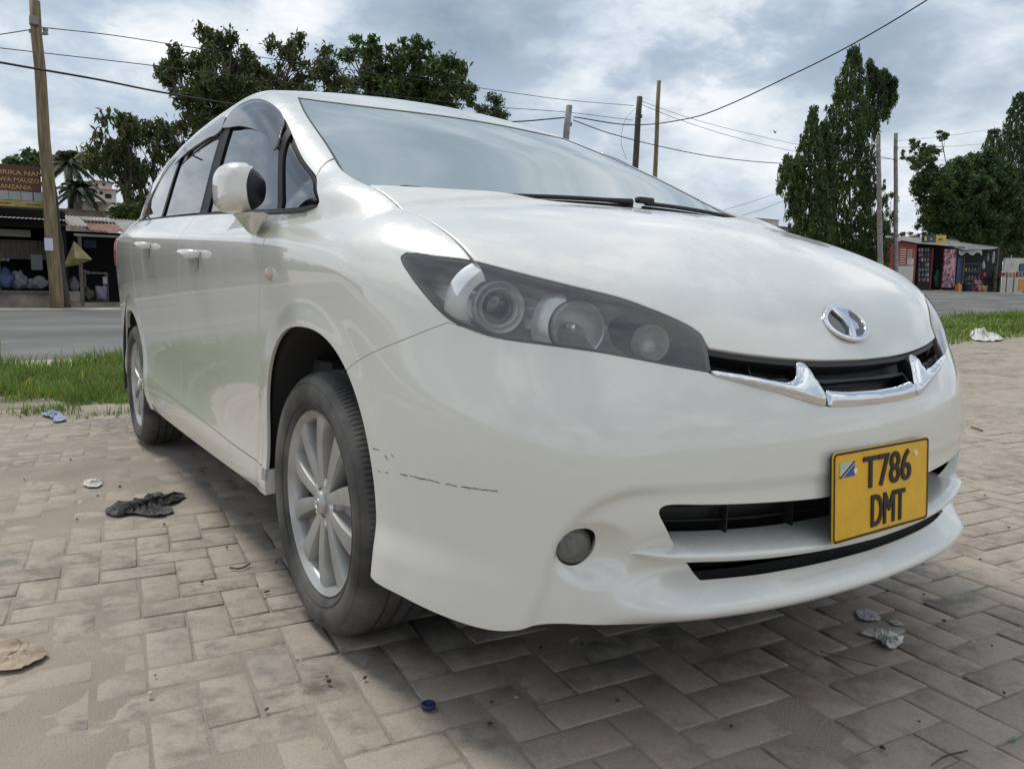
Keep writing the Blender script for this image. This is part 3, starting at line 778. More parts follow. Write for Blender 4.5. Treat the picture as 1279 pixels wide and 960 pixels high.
# ---- nose emblem: oval ring, dark field, chrome letter form
def on_skin(x, y, z, d):
    """slide a point along d until it meets the skin"""
    p = A3((x, y, z)); d = A3(d); ts = np.linspace(-.2, .2, 400); v = BODY(p + ts[:, None] * d)
    i = np.where(np.diff(np.sign(v)) != 0)[0]; i = i[np.argmin(np.abs(ts[i]))]
    t = ts[i] + (ts[i + 1] - ts[i]) * v[i] / (v[i] - v[i + 1]); return p + t * d
ec = on_skin(0, .098, .774, (0, -.5, .86)); en = gradn(ec[None])[0]
eu = np.cross(en, (1, 0, 0)); eu /= np.linalg.norm(eu); ex = A3((1, 0, 0))
if eu[2] < 0: eu = -eu
def E3(u, v, h): return tuple(ec + ex * u + eu * v + en * (h + .0045 - .9 * u * u))
def oval(a, b_, n=40): return [(a * math.cos(2 * PI * k / n), b_ * math.sin(2 * PI * k / n)) for k in range(n)]
b = MB(); b.prism(oval(.064, .041), -.012, .0, E3); emblem = b.build('emblem', mat('emblem_black', (.03, .03, .035), .2, coat=1.0), hood)
b = MB(); V = []; n = 48
for k in range(n):
    a = 2 * PI * k / n
    for j in range(8):
        w = 2 * PI * j / 8; r_ = .0058 * math.cos(w); V.append(E3((.062 + r_) * math.cos(a), (.039 + r_) * math.sin(a), .0045 * math.sin(w)))
b.add(V, [(k * 8 + j, ((k + 1) % n) * 8 + j, ((k + 1) % n) * 8 + (j + 1) % 8, k * 8 + (j + 1) % 8) for k in range(n) for j in range(8)]); b.build('emblem_ring', M_chrome, emblem, smooth=True)
for poly in ([(-.032, .030), (-.022, .036), (.012, .037), (.021, .030), (.010, .010), (.026, -.004), (.022, -.016), (.004, -.020), (-.004, -.036), (-.016, -.037), (-.022, -.030), (-.012, -.014), (-.016, .006)],):
    b = MB(); b.prism(poly, 0, .005, E3); b.build('emblem_letter', M_chrome, emblem)

# ---- marker lamps, handles, mirrors
M_mglass = mat('dark_mirror_glass', (.003, .004, .010), .5)
M_cup = mat('handle_cup_highlight_tone', (.66, .67, .64), .15, coat=1.0)  # recess highlight put into the colour of a flat patch
for i, s in enumerate((-1, 1)):
    p = on_skin(.84, 1.152, .863, (1, 0, 0)); b = MB()
    b.lathe([(.017, -.004), (.017, .003), (.014, .009), (.008, .013), (.0005, .0145)], (s * p[0], p[1], p[2]), 'x', 24, sgn=s)
    b.build('marker_lamp', M_mark, fenders[i], smooth=True)
    for (door, y0, y1, z0, z1) in ((doorsF[i], 1.895, 2.10, .936, .944), (doorsR[i], 2.82, 3.02, 1.002, 1.012)):
        pts = []
        for t in np.linspace(0, 1, 9):
            y = y0 + (y1 - y0) * t; z = z0 + (z1 - z0) * t; q_ = on_skin(.84, y, z, (1, 0, 0)); out = .030 * (1 - abs(2 * t - 1)**4) + .004
            pts.append((s * (q_[0] + out), y, z))
        b = MB(); b.tube(pts, [.010] + [.0155] * 7 + [.010], 12); b.build('door_handle', M_paint, door, smooth=True)
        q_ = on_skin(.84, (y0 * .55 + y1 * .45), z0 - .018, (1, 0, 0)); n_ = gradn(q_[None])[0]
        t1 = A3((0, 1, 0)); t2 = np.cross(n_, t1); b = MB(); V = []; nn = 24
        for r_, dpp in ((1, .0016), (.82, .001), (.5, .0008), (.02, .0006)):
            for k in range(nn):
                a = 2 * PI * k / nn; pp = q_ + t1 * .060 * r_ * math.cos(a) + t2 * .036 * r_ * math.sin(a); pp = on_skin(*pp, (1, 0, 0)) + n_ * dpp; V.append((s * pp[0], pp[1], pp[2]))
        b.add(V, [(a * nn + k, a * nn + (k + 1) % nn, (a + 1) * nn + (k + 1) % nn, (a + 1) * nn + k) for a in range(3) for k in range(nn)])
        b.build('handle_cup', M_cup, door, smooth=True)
for i, s in enumerate((-1, 1)):
    # folded door mirror: rounded shell, its inner side a dark hollow with the glass
    mc = A3((s * .880, 1.250, 1.080)); nu, nv = 72, 48; V = []
    sp = lambda c_, e: np.sign(c_) * abs(c_)**e
    for a in range(nv + 1):
        th = PI * a / nv
        for k in range(nu):
            w = 2 * PI * k / nu
            x_ = .063 * sp(math.sin(th) * math.cos(w), .86 if math.cos(w) < 0 else .42); z_ = .0625 * sp(math.sin(th) * math.sin(w), .84 if math.cos(w) < 0 else .50); y_ = -.090 * sp(math.cos(th), .9)
            z_ *= 1 + .20 * min(0, x_ / .062) * (1 if z_ > 0 else .0); V.append(mc + A3((s * x_, y_, z_)))
    V = A3(V); V[:, 2] -= .010 * np.clip((V[:, 0] - mc[0]) * s / .06, 0, 1)**2 * (V[:, 2] > mc[2])
    Fq = [(a * nu + k, a * nu + (k + 1) % nu, (a + 1) * nu + (k + 1) % nu, (a + 1) * nu + k) for a in range(nv) for k in range(nu)]
    T = A3([t for f in Fq for t in ((f[0], f[1], f[2]), (f[0], f[2], f[3]))]).astype(int)
    ar = np.linalg.norm(np.cross(V[T[:, 1]] - V[T[:, 0]], V[T[:, 2]] - V[T[:, 0]]), axis=1); V, T = compact(V, T[ar > 1e-12])
    fn = np.cross(V[T[:, 1]] - V[T[:, 0]], V[T[:, 2]] - V[T[:, 0]]); cc_ = V[T].mean(1) - mc
    if ((fn * cc_).sum(1) < 0).mean() > .5: T = T[:, ::-1]
    sz_ = nspl([-.062, -.055, -.03, -.006, .026, .05, .062], [.026, .021, .014, .012, .018, .031, .044])
    ff = lambda V: (-s * (V[:, 0] - mc[0])) * .965 - .26 * (V[:, 1] - mc[1]) - sz_(V[:, 2] - mc[2])
    Va, Ta = clip(V, T, ff(V)); Na = vnormals(Va, Ta); Va, Ta, Na = flange(Va, Ta, Na, .008, .0012)
    mir = mesh_obj('side_mirror', Va, Ta, M_paint, doorsF[i], Na)
    Vb, Tb = clip(V, T, -ff(V) - .003); Nb = vnormals(Vb, Tb); Vb = Vb - Nb * .006
    mesh_obj('mirror_glass', Vb, Tb, M_mglass, mir, Nb)
    foot = [(.895, 1.33, 1.030), (.892, 1.12, 1.014), (.868, 1.09, 1.010), (.812, 1.215, 1.018), (.80, 1.42, 1.035), (.846, 1.262, .956), (.842, 1.31, .962), (.86, 1.20, .985), (.835, 1.20, .998)]
    bm = bmesh.new()
    for p in foot: bm.verts.new((s * p[0], p[1], p[2]))
    bmesh.ops.convex_hull(bm, input=bm.verts); bmesh.ops.subdivide_edges(bm, edges=bm.edges[:], cuts=4, use_grid_fill=True)
    for _ in range(3): bmesh.ops.smooth_vert(bm, verts=bm.verts, factor=.35, use_axis_x=True, use_axis_y=True, use_axis_z=True)
    bm.verts.index_update(); b = MB(); b.add([v.co[:] for v in bm.verts], [[v.index for v in f.verts] for f in bm.faces]); bm.free()
    autosmooth(b.build('mirror_foot', M_paint, mir, smooth=True), 60)

# ---- tail lamps
tb = ((.5, 1), (3.9, 4.7), (.85, 1.2))
panel('tail_lamp', tb, [lambda V: 4.16 + .8 * np.abs(V[:, 2] - 1.03) - V[:, 1], lambda V: .955 - V[:, 2], lambda V: V[:, 2] - 1.10, lambda V: .45 - V[:, 0]], M_red, off=.006, depth=.01, rnd=.004)

# ---- wipers
for x0, x1, z0 in ((-.60, -.03, 1.066), (.02, .60, 1.066)):
    pts = [(x, float(HR(abs(x))) + .045 + .0 * x, float(ZW(float(HR(abs(x))) + .045)) - .13 * x * x + .0) for x in np.linspace(x0, x1, 14)]
    base = [Vector((p[0], p[1], max(p[2], float(HC(p[1])) - .035 * (p[0] / .6)**2 + .004) + .006)) for p in pts]
    b = MB(); b.tube([v + Vector((0, 0, .004)) for v in base], [.006] + [.0055] * 11 + [.007, .009], 8)
    wp = b.build('wiper', M_black, CAR, smooth=True)
    b = MB(); b.tube([v + Vector((0, .012, -.006)) for v in base], .005, 6); b.build('wiper_blade', M_rubber_gap, wp, smooth=True)
    e = base[0] if x0 < 0 else base[-1]
    b = MB(); b.lathe([(.001, .012), (.010, .010), (.012, .002), (.012, -.03)], tuple(base[-1] + Vector((0, .01, 0))), 'z', 16); b.build('wiper_pivot', M_black, wp, smooth=True)
    b = MB(); b.box(tuple(base[0] + Vector((.0, .004, .012))), (.055, .022, .016), bev=.006); b.build('wiper_tip', M_black, wp)

# ---- scratches on the bumper
def scuff(pts, w):
    b = MB(); V = []
    for i, (y, z) in enumerate(pts):
        p = on_skin(.80, y, z, (1, 0, 0)); n_ = gradn(p[None])[0]; ww = w * random.uniform(.3, 1)
        for d in (-ww, ww): V.append((-(p[0] + n_[0] * .0008), p[1] + n_[1] * .0008, z + d))
    b.add(V, [(2 * i, 2 * i + 1, 2 * i + 3, 2 * i + 2) for i in range(len(pts) - 1) if random.random() < .62 or i > len(pts) * .7])
    return b.build('scratch', M_scuff, bumper)
SCR = 1

def mark(P_, w, h_=None):
    V = []
    for i, p in enumerate(P_):
        p = A3(p); n_ = gradn(A3([[abs(p[0]), p[1], p[2]]]))[0]; ww = w * random.uniform(.35, 1)
        for d in (-ww, ww): V.append((p[0] - n_[0] * .0009, p[1] + n_[1] * .0009, p[2] + d))
    return V
b = MB()
line_ = catmull([(-.812, .574, .470), (-.800, .494, .478), (-.785, .423, .482), (-.767, .365, .4815), (-.751, .323, .483), (-.740, .300, .484), (-.724, .269, .485)], n=9)
Vm = []
for p in line_:
    q_ = on_skin(abs(p[0]), p[1], p[2] + random.gauss(0, .0006), (1, 0, 0)); Vm.append((-q_[0], q_[1], q_[2]))
V = mark(Vm, .0011); m_ = len(line_) - 1
b.add(V, [(2 * i, 2 * i + 1, 2 * i + 3, 2 * i + 2) for i in range(m_) if i > m_ * .72 or random.random() < .55])
for (a_, c_) in (((-.816, .582, .514), (-.812, .556, .515)), ((-.809, .540, .507), (-.8075, .530, .500)), ((-.804, .52, .512), (-.802, .512, .509))):
    Vm = []
    for t in (0, .5, 1):
        q_ = A3(a_) * (1 - t) + A3(c_) * t; q_ = on_skin(abs(q_[0]), q_[1], q_[2], (1, 0, 0)); Vm.append((-q_[0], q_[1], q_[2]))
    b.add(mark(Vm, .0014), [(0, 1, 3, 2), (2, 3, 5, 4)])
b.build('scratch', M_scuff, bumper)
# black strips added behind the shut lines so the gaps read as shade
sb_ = ((.5, 1), (1.0, 3.6), (.33, 1.15))
panel('door_gap_shade', sb_, [lambda V: np.abs(V[:, 1] - DF(V[:, 2])) - .012, lambda V: V[:, 2] - .99, lambda V: SK(V[:, 1]) - V[:, 2]], M_rubber_gap, off=-.008, depth=0)
panel('door_gap_shade', sb_, [lambda V: np.abs(V[:, 1] - DB(V[:, 2])) - .012, lambda V: V[:, 2] - 1.05, lambda V: SK(V[:, 1]) - V[:, 2]], M_rubber_gap, off=-.008, depth=0)
panel('door_gap_shade', sb_, [lambda V: np.abs(V[:, 1] - DR(V[:, 2])) - .012, lambda V: V[:, 2] - 1.1, lambda V: fR(V, .0)], M_rubber_gap, off=-.008, depth=0)
panel('sill_gap_shade', ((.5, 1), (1.2, 3.3), (.3, .45)), [lambda V: np.abs(V[:, 2] - SK(V[:, 1])) - .010, lambda V: fR(V), fA], M_rubber_gap, off=-.006, depth=0)
panel('hood_gap_shade', ((.5, .8), (.35, .95), (.8, 1.15)), [lambda V: np.abs(V[:, 0] - HS(V[:, 1])) - .010, lambda V: .39 - V[:, 1]], M_rubber_gap, off=-.009, depth=0)

# ---- arch liners, underbody, cabin
for i, s in enumerate((-1, 1)):
    for yc in (.93, 3.632):
        b = MB(); V = []; n = 26
        for k in range(n):
            a = math.radians(-12 + 204 * k / (n - 1))
            for x, ra, rz_ in ((.50, .368, .40), (.806, .364, .40), ((.822, .40, .44) if math.cos(a) > .15 else (.807, .364, .40))):
                V.append((s * x, yc + ra * math.cos(a), .345 + rz_ * math.sin(a)))
        b.add(V, [(3 * k + j, 3 * k + j + 1, 3 * k + j + 4, 3 * k + j + 3) for k in range(n - 1) for j in (0, 1)])
        b.add([(s * .50, yc - .37, .14), (s * .50, yc + .37, .14), (s * .50, yc + .37, .76), (s * .50, yc - .37, .76)], [(0, 1, 2, 3)])
        b.build('wheel_arch_liner', M_liner, CAR, smooth=True)
b = MB()
b.box((0, 2.28, .27), (1.52, 3.1, .06)); b.box((0, .42, .30), (1.16, .42, .05)); b.box((0, 4.15, .33), (1.3, .5, .06))
b.box((0, 2.28, .20), (.14, 2.9, .08)); b.box((0, .93, .26), (1.0, .55, .04))
b.build('underbody', M_liner, CAR)
cab = MB(); cab.box((0, 2.4, .62), (1.44, 2.7, .04)); cab.build('cabin_floor', M_seat, CAR)
b = MB()
V = []
for x in np.linspace(-.66, .66, 12):
    for y, z in ((.90, .99), (1.05, 1.06), (1.22, 1.065), (1.36, 1.03), (1.40, .92), (1.38, .70)): V.append((x, y, z - .05 * (x / .66)**2))
b.add(V, [(i * 6 + j, (i + 1) * 6 + j, (i + 1) * 6 + j + 1, i * 6 + j + 1) for i in range(11) for j in range(5)]); b.build('dashboard', M_dash, CAR, smooth=True)
for s in (-1, 1):
    b = MB(); b.box((s * .36, 2.25, .72), (.48, .50, .16), bev=.05); b.box((s * .36, 2.52, 1.02), (.46, .15, .60), Matrix.Rotation(math.radians(-14), 3, 'X'), bev=.06)
    st = b.build('front_seat', M_seat, CAR); autosmooth(st, 40)
    b = MB(); b.box((s * .36, 2.62, 1.37), (.26, .10, .17), bev=.045); autosmooth(b.build('headrest', M_seat, st), 40)
b = MB(); b.box((0, 3.35, 1.0), (1.25, .16, .56), Matrix.Rotation(math.radians(-16), 3, 'X'), bev=.06); autosmooth(b.build('rear_seat', M_seat, CAR), 40)
b = MB(); V = []
for k in range(40):
    a = 2 * PI * k / 40
    for j in range(8):
        w = 2 * PI * j / 8; r_ = .185 + .014 * math.cos(w); p = Vector((r_ * math.cos(a), .014 * math.sin(w), r_ * math.sin(a))); p.rotate(Matrix.Rotation(math.radians(-28), 3, 'X')); V.append(p + Vector((-.37, 1.60, 1.02)))
b.add(V, [(k * 8 + j, ((k + 1) % 40) * 8 + j, ((k + 1) % 40) * 8 + (j + 1) % 8, k * 8 + (j + 1) % 8) for k in range(40) for j in range(8)])
b.tube([(-.37, 1.60, 1.02), (-.37, 1.42, .95)], .03, 10)
for a in (90, 210, 330):
    p = Vector((.18 * math.cos(math.radians(a)), 0, .18 * math.sin(math.radians(a)))); p.rotate(Matrix.Rotation(math.radians(-28), 3, 'X')); b.tube([(-.37, 1.60, 1.02), p + Vector((-.37, 1.60, 1.02))], .014, 6)
b.build('steering_wheel', M_dash, CAR, smooth=True)

# ---- wheels
def make_wheel(x, y, s):
    w = empty('wheel', (0, 0, 0)); w.parent = CAR; w.location = Vector((x, y, WZ)) - CAR.location
    C_ = (x, y, WZ)
    # tyre, h measured outward from the wheel's outer face plane x
    prof = [(.2195, -.005), (.228, .003), (.236, .007), (.250, .0145), (.268, .0175), (.284, .0150), (.296, .0085), (.3055, -.001), (.3125, -.013), (.3160, -.026),
            (.3170, -.048), (.3170, -.049), (.3110, -.050), (.3110, -.056), (.3170, -.057), (.3180, -.084), (.3115, -.085), (.3115, -.093), (.3180, -.094), (.3180, -.122), (.3115, -.123), (.3115, -.131), (.3170, -.132),
            (.3160, -.158), (.3125, -.171), (.3055, -.183), (.296, -.192), (.268, -.199), (.236, -.188), (.2195, -.176)]
    seg = 600; V = []; n = len(prof)
    for i, (r, h) in enumerate(prof):
        for k in range(seg):
            a = 2 * PI * k / seg; rr = r
            if 8 <= i <= 11 or 22 <= i <= 24 or i in (7,):
                if (k % 4) == 0 and i != 11: rr -= .0042 if i != 7 else .0012
            if 14 <= i <= 15 or 18 <= i <= 19:
                if (k % 6) == 0: rr -= .003
            V.append((x + s * h, y + rr * math.cos(a), WZ + rr * math.sin(a)))
    F_ = [(i * seg + k, i * seg + (k + 1) % seg, (i + 1) * seg + (k + 1) % seg, (i + 1) * seg + k) for i in range(n - 1) for k in range(seg)]
    t = mesh_obj('tyre', V, F_, M_tyre, w); autosmooth(t, 28)
    # raised sidewall rings
    b = MB()
    for r in (.2415, .2900): b.lathe([(r - .0016, .0 + (.0105 if r < .25 else .0118)), (r, .0135 if r < .25 else .0145), (r + .0016, .0115 if r < .25 else .0105)], C_, 'x', 96, sgn=s)
    b.build('sidewall_ring', M_tyre, t, smooth=True)
    # rim barrel and lip
    b = MB()
    b.lathe([(.2225, -.012), (.2235, -.002), (.2205, .002), (.2165, -.001), (.2125, -.006), (.2060, -.0085), (.2015, -.016), (.1985, -.035), (.195, -.10), (.20, -.165), (.22, -.18)], C_, 'x', 96, sgn=s)
    rim = b.build('rim', M_rim, w, smooth=True); autosmooth(rim, 50)
    b = MB()
    Y, Z = Vector((0, 1, 0)), Vector((0, 0, 1)); O = Vector(C_); X_ = Vector((s, 0, 0))
    def spoke_sec(a, r, wd, hf, prof8):
        dr = Y * math.cos(a) + Z * math.sin(a); ta = X_.cross(dr); c0 = O + dr * r
        return [c0 + ta * (du * wd) + X_ * (hf + dh) for du, dh in prof8]
    P8 = ((-1.02, -.038), (-.98, -.009), (-.84, -.0015), (-.42, .0), (.42, .0), (.84, -.0015), (.98, -.009), (1.02, -.038))
    for p in range(5):
        ac = (PI if s < 0 else 0) + math.radians(72 * p)
        for q_ in (-1, 1):
            V = []; N_ = 14
            for i in range(N_):
                t_ = i / (N_ - 1); r = .036 + (.2085 - .036) * t_
                wd = .0150 + .0110 * t_ + .004 * t_**6; hf = -.0125 + .008 * math.sin(PI * .62 * t_) - .003 * t_**4
                V += spoke_sec(ac + q_ * math.radians(18.5 - 2.0 * t_ + 3 * (1 - t_)), r, wd, float(hf), P8)
            b.add(V, [(i * 8 + j, i * 8 + (j + 1) % 8, (i + 1) * 8 + (j + 1) % 8, (i + 1) * 8 + j) for i in range(N_ - 1) for j in range(8)])
        V = []; N_ = 10                      # sunken web between the two spokes of a pair
        for i in range(N_):
            t_ = i / (N_ - 1); r = .055 + (.207 - .055) * t_; V += spoke_sec(ac, r, r * .30, -.030 - .012 * math.sin(PI * t_), ((-1, 0), (-.3, -.004), (.3, -.004), (1, 0)))
        b.add(V, [(i * 4 + j, i * 4 + j + 1, (i + 1) * 4 + j + 1, (i + 1) * 4 + j) for i in range(N_ - 1) for j in range(3)])
    b.lathe([(.0005, -.012), (.030, -.012), (.036, -.016), (.050, -.018), (.060, -.020), (.068, -.030), (.070, -.05)], C_, 'x', 48, sgn=s)
    sp = b.build('rim_spokes', M_rim, w, smooth=True); autosmooth(sp, 38)
    b = MB()
    b.lathe([(.0005, .001), (.022, .001), (.0275, -.002), (.0295, -.009), (.0295, -.02)], C_, 'x', 32, sgn=s)
    hc = b.build('hub_cap', M_rim, w, smooth=True)
    b = MB()
    for (ra, rb, cz_) in ((.0185, .0125, 0), (.0062, .0120, 0), (.0135, .0050, .0062)):
        pts = [Vector((x + s * .0015, y + ra * math.cos(a), WZ + cz_ + rb * math.sin(a))) for a in np.linspace(0, 2 * PI, 25)]
        b.tube(pts, .0011, 6, caps=False)
    b.build('cap_emblem', M_chrome, hc, smooth=True)
    for k in range(5):
        a = math.radians(72 * k) + (PI if s < 0 else 0); cy, cz = y + .0505 * math.cos(a), WZ + .0505 * math.sin(a)
        b = MB(); b.lathe([(.0140, -.014), (.0125, -.0125), (.0118, -.020)], (x, cy, cz), 'x', 16, sgn=s)
        b.lathe([(.0005, -.012), (.0075, -.012), (.0092, -.015), (.0092, -.022)], (x, cy, cz), 'x', 6, sgn=s)
        b.build('lug_nut', M_chrome_dull, w)
    b = MB(); b.lathe([(.0005, -.062), (.07, -.062), (.072, -.066), (.138, -.066), (.14, -.072), (.14, -.09)], C_, 'x', 48, sgn=s); b.build('brake_disc', M_disc, w, smooth=True)
    b = MB(); b.lathe([(.001, -.12), (.197, -.12)], C_, 'x', 40, sgn=s); b.build('brake_back_plate', M_liner, w)
    return w
make_wheel(-.806, AX, -1)
make_wheel(-.806, RX, -1)
make_wheel(.806, AX, 1)
make_wheel(.806, RX, 1)
CAMP = (-1.4293, -0.81365, 0.82533, -0.59462, 0.11952, 0.01261, 961.0)
def cam_axes():
    cx, cy, cz, yaw, pitch, roll, f = CAMP
    cyw, syw = math.cos(yaw), math.sin(yaw)
    fw = Vector((-syw * math.cos(pitch), cyw * math.cos(pitch), -math.sin(pitch)))
    r = Vector((cyw, syw, 0)); u = r.cross(fw)
    return r * math.cos(roll) + u * math.sin(roll), -r * math.sin(roll) + u * math.cos(roll), fw
def at(px, py, y):
    """point placed from an image pixel: the point of the vertical plane at depth y that the photograph shows at (px, py)"""
    r, u, f = cam_axes(); c = Vector(CAMP[:3])
    d = f + r * ((px - 639.5) / CAMP[6]) - u * ((py - 480) / CAMP[6])
    return c + d * ((y - c.y) / d.y)
def sc(px, y):
    """metres per photo pixel at that plane"""
    p = at(px, 370, y); return (p - Vector(CAMP[:3])).dot(cam_axes()[2]) / CAMP[6]
def gz(p): return float(terr(p[0], p[1]))
# ------------------------------------------------------------------ terrain, paving, verge, road
def terr(x, y):
    """ground height: flat paving round the car, then a slow rise to the far side of the road and to the right"""
    x = np.asarray(x, float); y = np.asarray(y, float)
    w = y - .10 * x
    d = np.clip(w - 9.0, 0, 8.2)
    h = .046 * d * sstep(0, 4, d) * (1 + .030 * np.clip(x, 0, 38)) + .004 * np.clip(w - 18.5, 0, 60)
    return h + .012 * np.clip(x - 6.0, 0, 32) * sstep(6, 16, x)


def paving_edge(x): return 4.80 + .075 * x + .06 * np.sin(x * 2.1) + .04 * np.sin(x * 5.3 + 1)

def attr_color(me, name, cols, domain='FACE'):
    a = me.attributes.new(name, 'FLOAT_COLOR', domain)
    a.data.foreach_set('color', np.concatenate([cols, np.ones((len(cols), 1))], 1).astype('f').ravel())

def sheet(name, x0, x1, y0, y1, nx, ny, m, zoff=0.0, zf=None, mask=None, kind='structure'):
    X, Y = np.meshgrid(np.linspace(x0, x1, nx), np.linspace(y0, y1, ny))
    Z = terr(X, Y) + zoff
    if zf is not None: Z = Z + zf(X, Y)
    V = np.stack([X, Y, Z], 2).reshape(-1, 3)
    i = np.arange((ny - 1) * nx).reshape(ny - 1, nx)[:, :-1].ravel()
    Fq = np.stack([i, i + 1, i + nx + 1, i + nx], 1)
    if mask is not None:
        c = V[Fq].mean(1); Fq = Fq[mask(c[:, 0], c[:, 1])]
    o = mesh_obj(name, V, Fq, m); return tag(o, kind=kind)

# lattice noise used for uneven sand
def vnoise(X, Y, s, seed=0):
    r = np.random.default_rng(seed); tab = r.random((256, 256))
    x, y = X / s, Y / s; xi, yi = np.floor(x).astype(int), np.floor(y).astype(int); fx, fy = x - xi, y - yi
    fx = fx * fx * (3 - 2 * fx); fy = fy * fy * (3 - 2 * fy)
    g = lambda a, b: tab[a % 256, b % 256]
    return (g(xi, yi) * (1 - fx) + g(xi + 1, yi) * fx) * (1 - fy) + (g(xi, yi + 1) * (1 - fx) + g(xi + 1, yi + 1) * fx) * fy

# materials
M_sand = noisy(mat('dusty_sand', (.40, .35, .29), .95), 3.0, (.27, .225, .180), (.375, .318, .258), .3, .7, 10, .006, 210)
M_earth = noisy(mat('bare_earth', (.33, .27, .21), .95), .8, (.26, .215, .165), (.44, .385, .31), .35, .65, 10, .01, 30)
def block_mat():
    m = mat('concrete_block', (.33, .30, .28), .88)
    at_ = node(m, 'ShaderNodeAttribute', attribute_name='tone')
    tc = node(m, 'ShaderNodeTexCoord')
    n1 = node(m, 'ShaderNodeTexNoise', Scale=1.6, Detail=10, Roughness=.65); n2 = node(m, 'ShaderNodeTexNoise', Scale=14.0, Detail=9, Roughness=.7); n3 = node(m, 'ShaderNodeTexNoise', Scale=170.0, Detail=4)
    for n in (n1, n2, n3): link(m, tc.outputs['Object'], n.inputs['Vector'])
    ad = node(m, 'ShaderNodeMath', operation='MULTIPLY_ADD'); link(m, n1.outputs[0], ad.inputs[0]); ad.inputs[1].default_value = .9; link(m, n2.outputs[0], ad.inputs[2])
    dust = ramp(m, ad.outputs[0], [(.80, 0.0), (1.08, 1.0)])
    mx = node(m, 'ShaderNodeMix', data_type='RGBA'); link(m, dust, mx.inputs[0]); link(m, at_.outputs['Color'], mx.inputs[6]); mx.inputs[7].default_value = (.365, .308, .248, 1)
    # oil and damp stains of their own shape
    n4 = node(m, 'ShaderNodeTexNoise', Scale=3.3, Detail=6, Roughness=.6, Distortion=.6); mp = node(m, 'ShaderNodeMapping'); mp.inputs['Location'].default_value = (4, 9, 2); link(m, tc.outputs['Object'], mp.inputs[0]); link(m, mp.outputs[0], n4.inputs['Vector'])
    st = ramp(m, n4.outputs[0], [(.60, 1.0), (.74, .62)])
    m2 = node(m, 'ShaderNodeMix', data_type='RGBA', blend_type='MULTIPLY'); m2.inputs[0].default_value = 1; link(m, mx.outputs[2], m2.inputs[6]); link(m, st, m2.inputs[7])
    gr = ramp(m, n3.outputs[0], [(.3, .86), (.7, 1.10)])
    m3 = node(m, 'ShaderNodeMix', data_type='RGBA', blend_type='MULTIPLY'); m3.inputs[0].default_value = 1; link(m, m2.outputs[2], m3.inputs[6]); link(m, gr, m3.inputs[7])
    link(m, m3.outputs[2], bsdf(m).inputs['Base Color'])
    b = node(m, 'ShaderNodeBump', Strength=.7, Distance=.0025); link(m, n2.outputs[0], b.inputs['Height']); b2 = node(m, 'ShaderNodeBump', Strength=.6, Distance=.0008); link(m, n3.outputs[0], b2.inputs['Height']); link(m, b.outputs[0], b2.inputs['Normal']); link(m, b2.outputs[0], bsdf(m).inputs['Normal'])
    return m
M_block = block_mat()

def paving():
    L, Wd, gap = .200, .100, .0055
    rot = math.radians(-7); ca, sa = math.cos(rot), math.sin(rot); V = []; Fq = []; tone = []
    def ok(x, y): return -4.2 < x < 16 and -2.6 < y < float(paving_edge(x)) + .02
    for i in range(-75, 200):
        for j in range(-75, 120):
            k = (i - j) % 4
            if k == 0: cx, cy, lx, ly = (i + 1) * Wd, (j + .5) * Wd, L, Wd
            elif k == 3: cx, cy, lx, ly = (i + .5) * Wd, (j + 1) * Wd, Wd, L
            else: continue
            x, y = cx * ca - cy * sa, cx * sa + cy * ca
            if not ok(x, y): continue
            far = x > 4.5 or y > 4
            g = gap + random.uniform(-.002, .003); hx, hy = (lx - g) / 2, (ly - g) / 2
            a = rot + random.gauss(0, .009); c_, s_ = math.cos(a), math.sin(a)
            x += random.gauss(0, .0012); y += random.gauss(0, .0012)
            dz = random.gauss(0, .0010); tx, ty = random.gauss(0, .006), random.gauss(0, .006)
            und = .004 * math.sin(x * 1.3 + y * .7) * math.sin(y * 1.1 - x * .4)
            b = .0022; base = len(V)
            if random.random() < .06: dz -= .003
            z0 = float(terr(x, y)) + und - .0024
            rings = ((0, -.03), (0, -b), (b, 0))
            for off, h in rings:
                for q, (u, v) in enumerate(((-1, -1), (1, -1), (1, 1), (-1, 1))):
                    # chipped, worn corners
                    wr = random.uniform(0, .0035) if off else 0
                    px_, py_ = u * (hx - off - wr), v * (hy - off - wr)
                    V.append((x + px_ * c_ - py_ * s_, y + px_ * s_ + py_ * c_, z0 + h + dz + tx * px_ + ty * py_))
            for r in range(2):
                for q in range(4): Fq.append((base + r * 4 + q, base + r * 4 + (q + 1) % 4, base + r * 4 + 4 + (q + 1) % 4, base + r * 4 + 4 + q))
            Fq.append((base + 8, base + 9, base + 10, base + 11))
            t = random.gauss(1, .09); w = random.random()
            col = (.238, .194, .163) if w < .55 else ((.208, .186, .168) if w < .8 else (.264, .216, .176))
            if random.random() < .05: t *= .82
            tone += [(col[0] * t, col[1] * t, col[2] * t)] * 9
    o = mesh_obj('paving', V, np.array(Fq), M_block, smooth=False)
    attr_color(o.data, 'tone', np.array(tone))
    return tag(o, kind='structure')
paving()
def sandz(X, Y):
    n = vnoise(X, Y, .9, 1) * .5 + vnoise(X, Y, .31, 2) * .28 + vnoise(X, Y, .11, 3) * .14 + vnoise(X, Y, .045, 4) * .08
    # more sand has drifted over the open left side, less under and in front of the car
    m = -.0056 + .0165 * (n - .33) + .0016 * (vnoise(X, Y, .026, 8) - .5)
    m = m - .0042 * sstep(-1.0, -.3, X) * sstep(3.0, 1.0, Y)
    cap = -.0021 + .0022 * (vnoise(X, Y, .034, 12) - .5) + .0014 * (vnoise(X, Y, .16, 13) - .5)
    m = np.where(m > cap, cap + (m - cap) * .22, m)
    return m + .004 * np.sin(X * 1.3 + Y * .7) * np.sin(Y * 1.1 - X * .4)
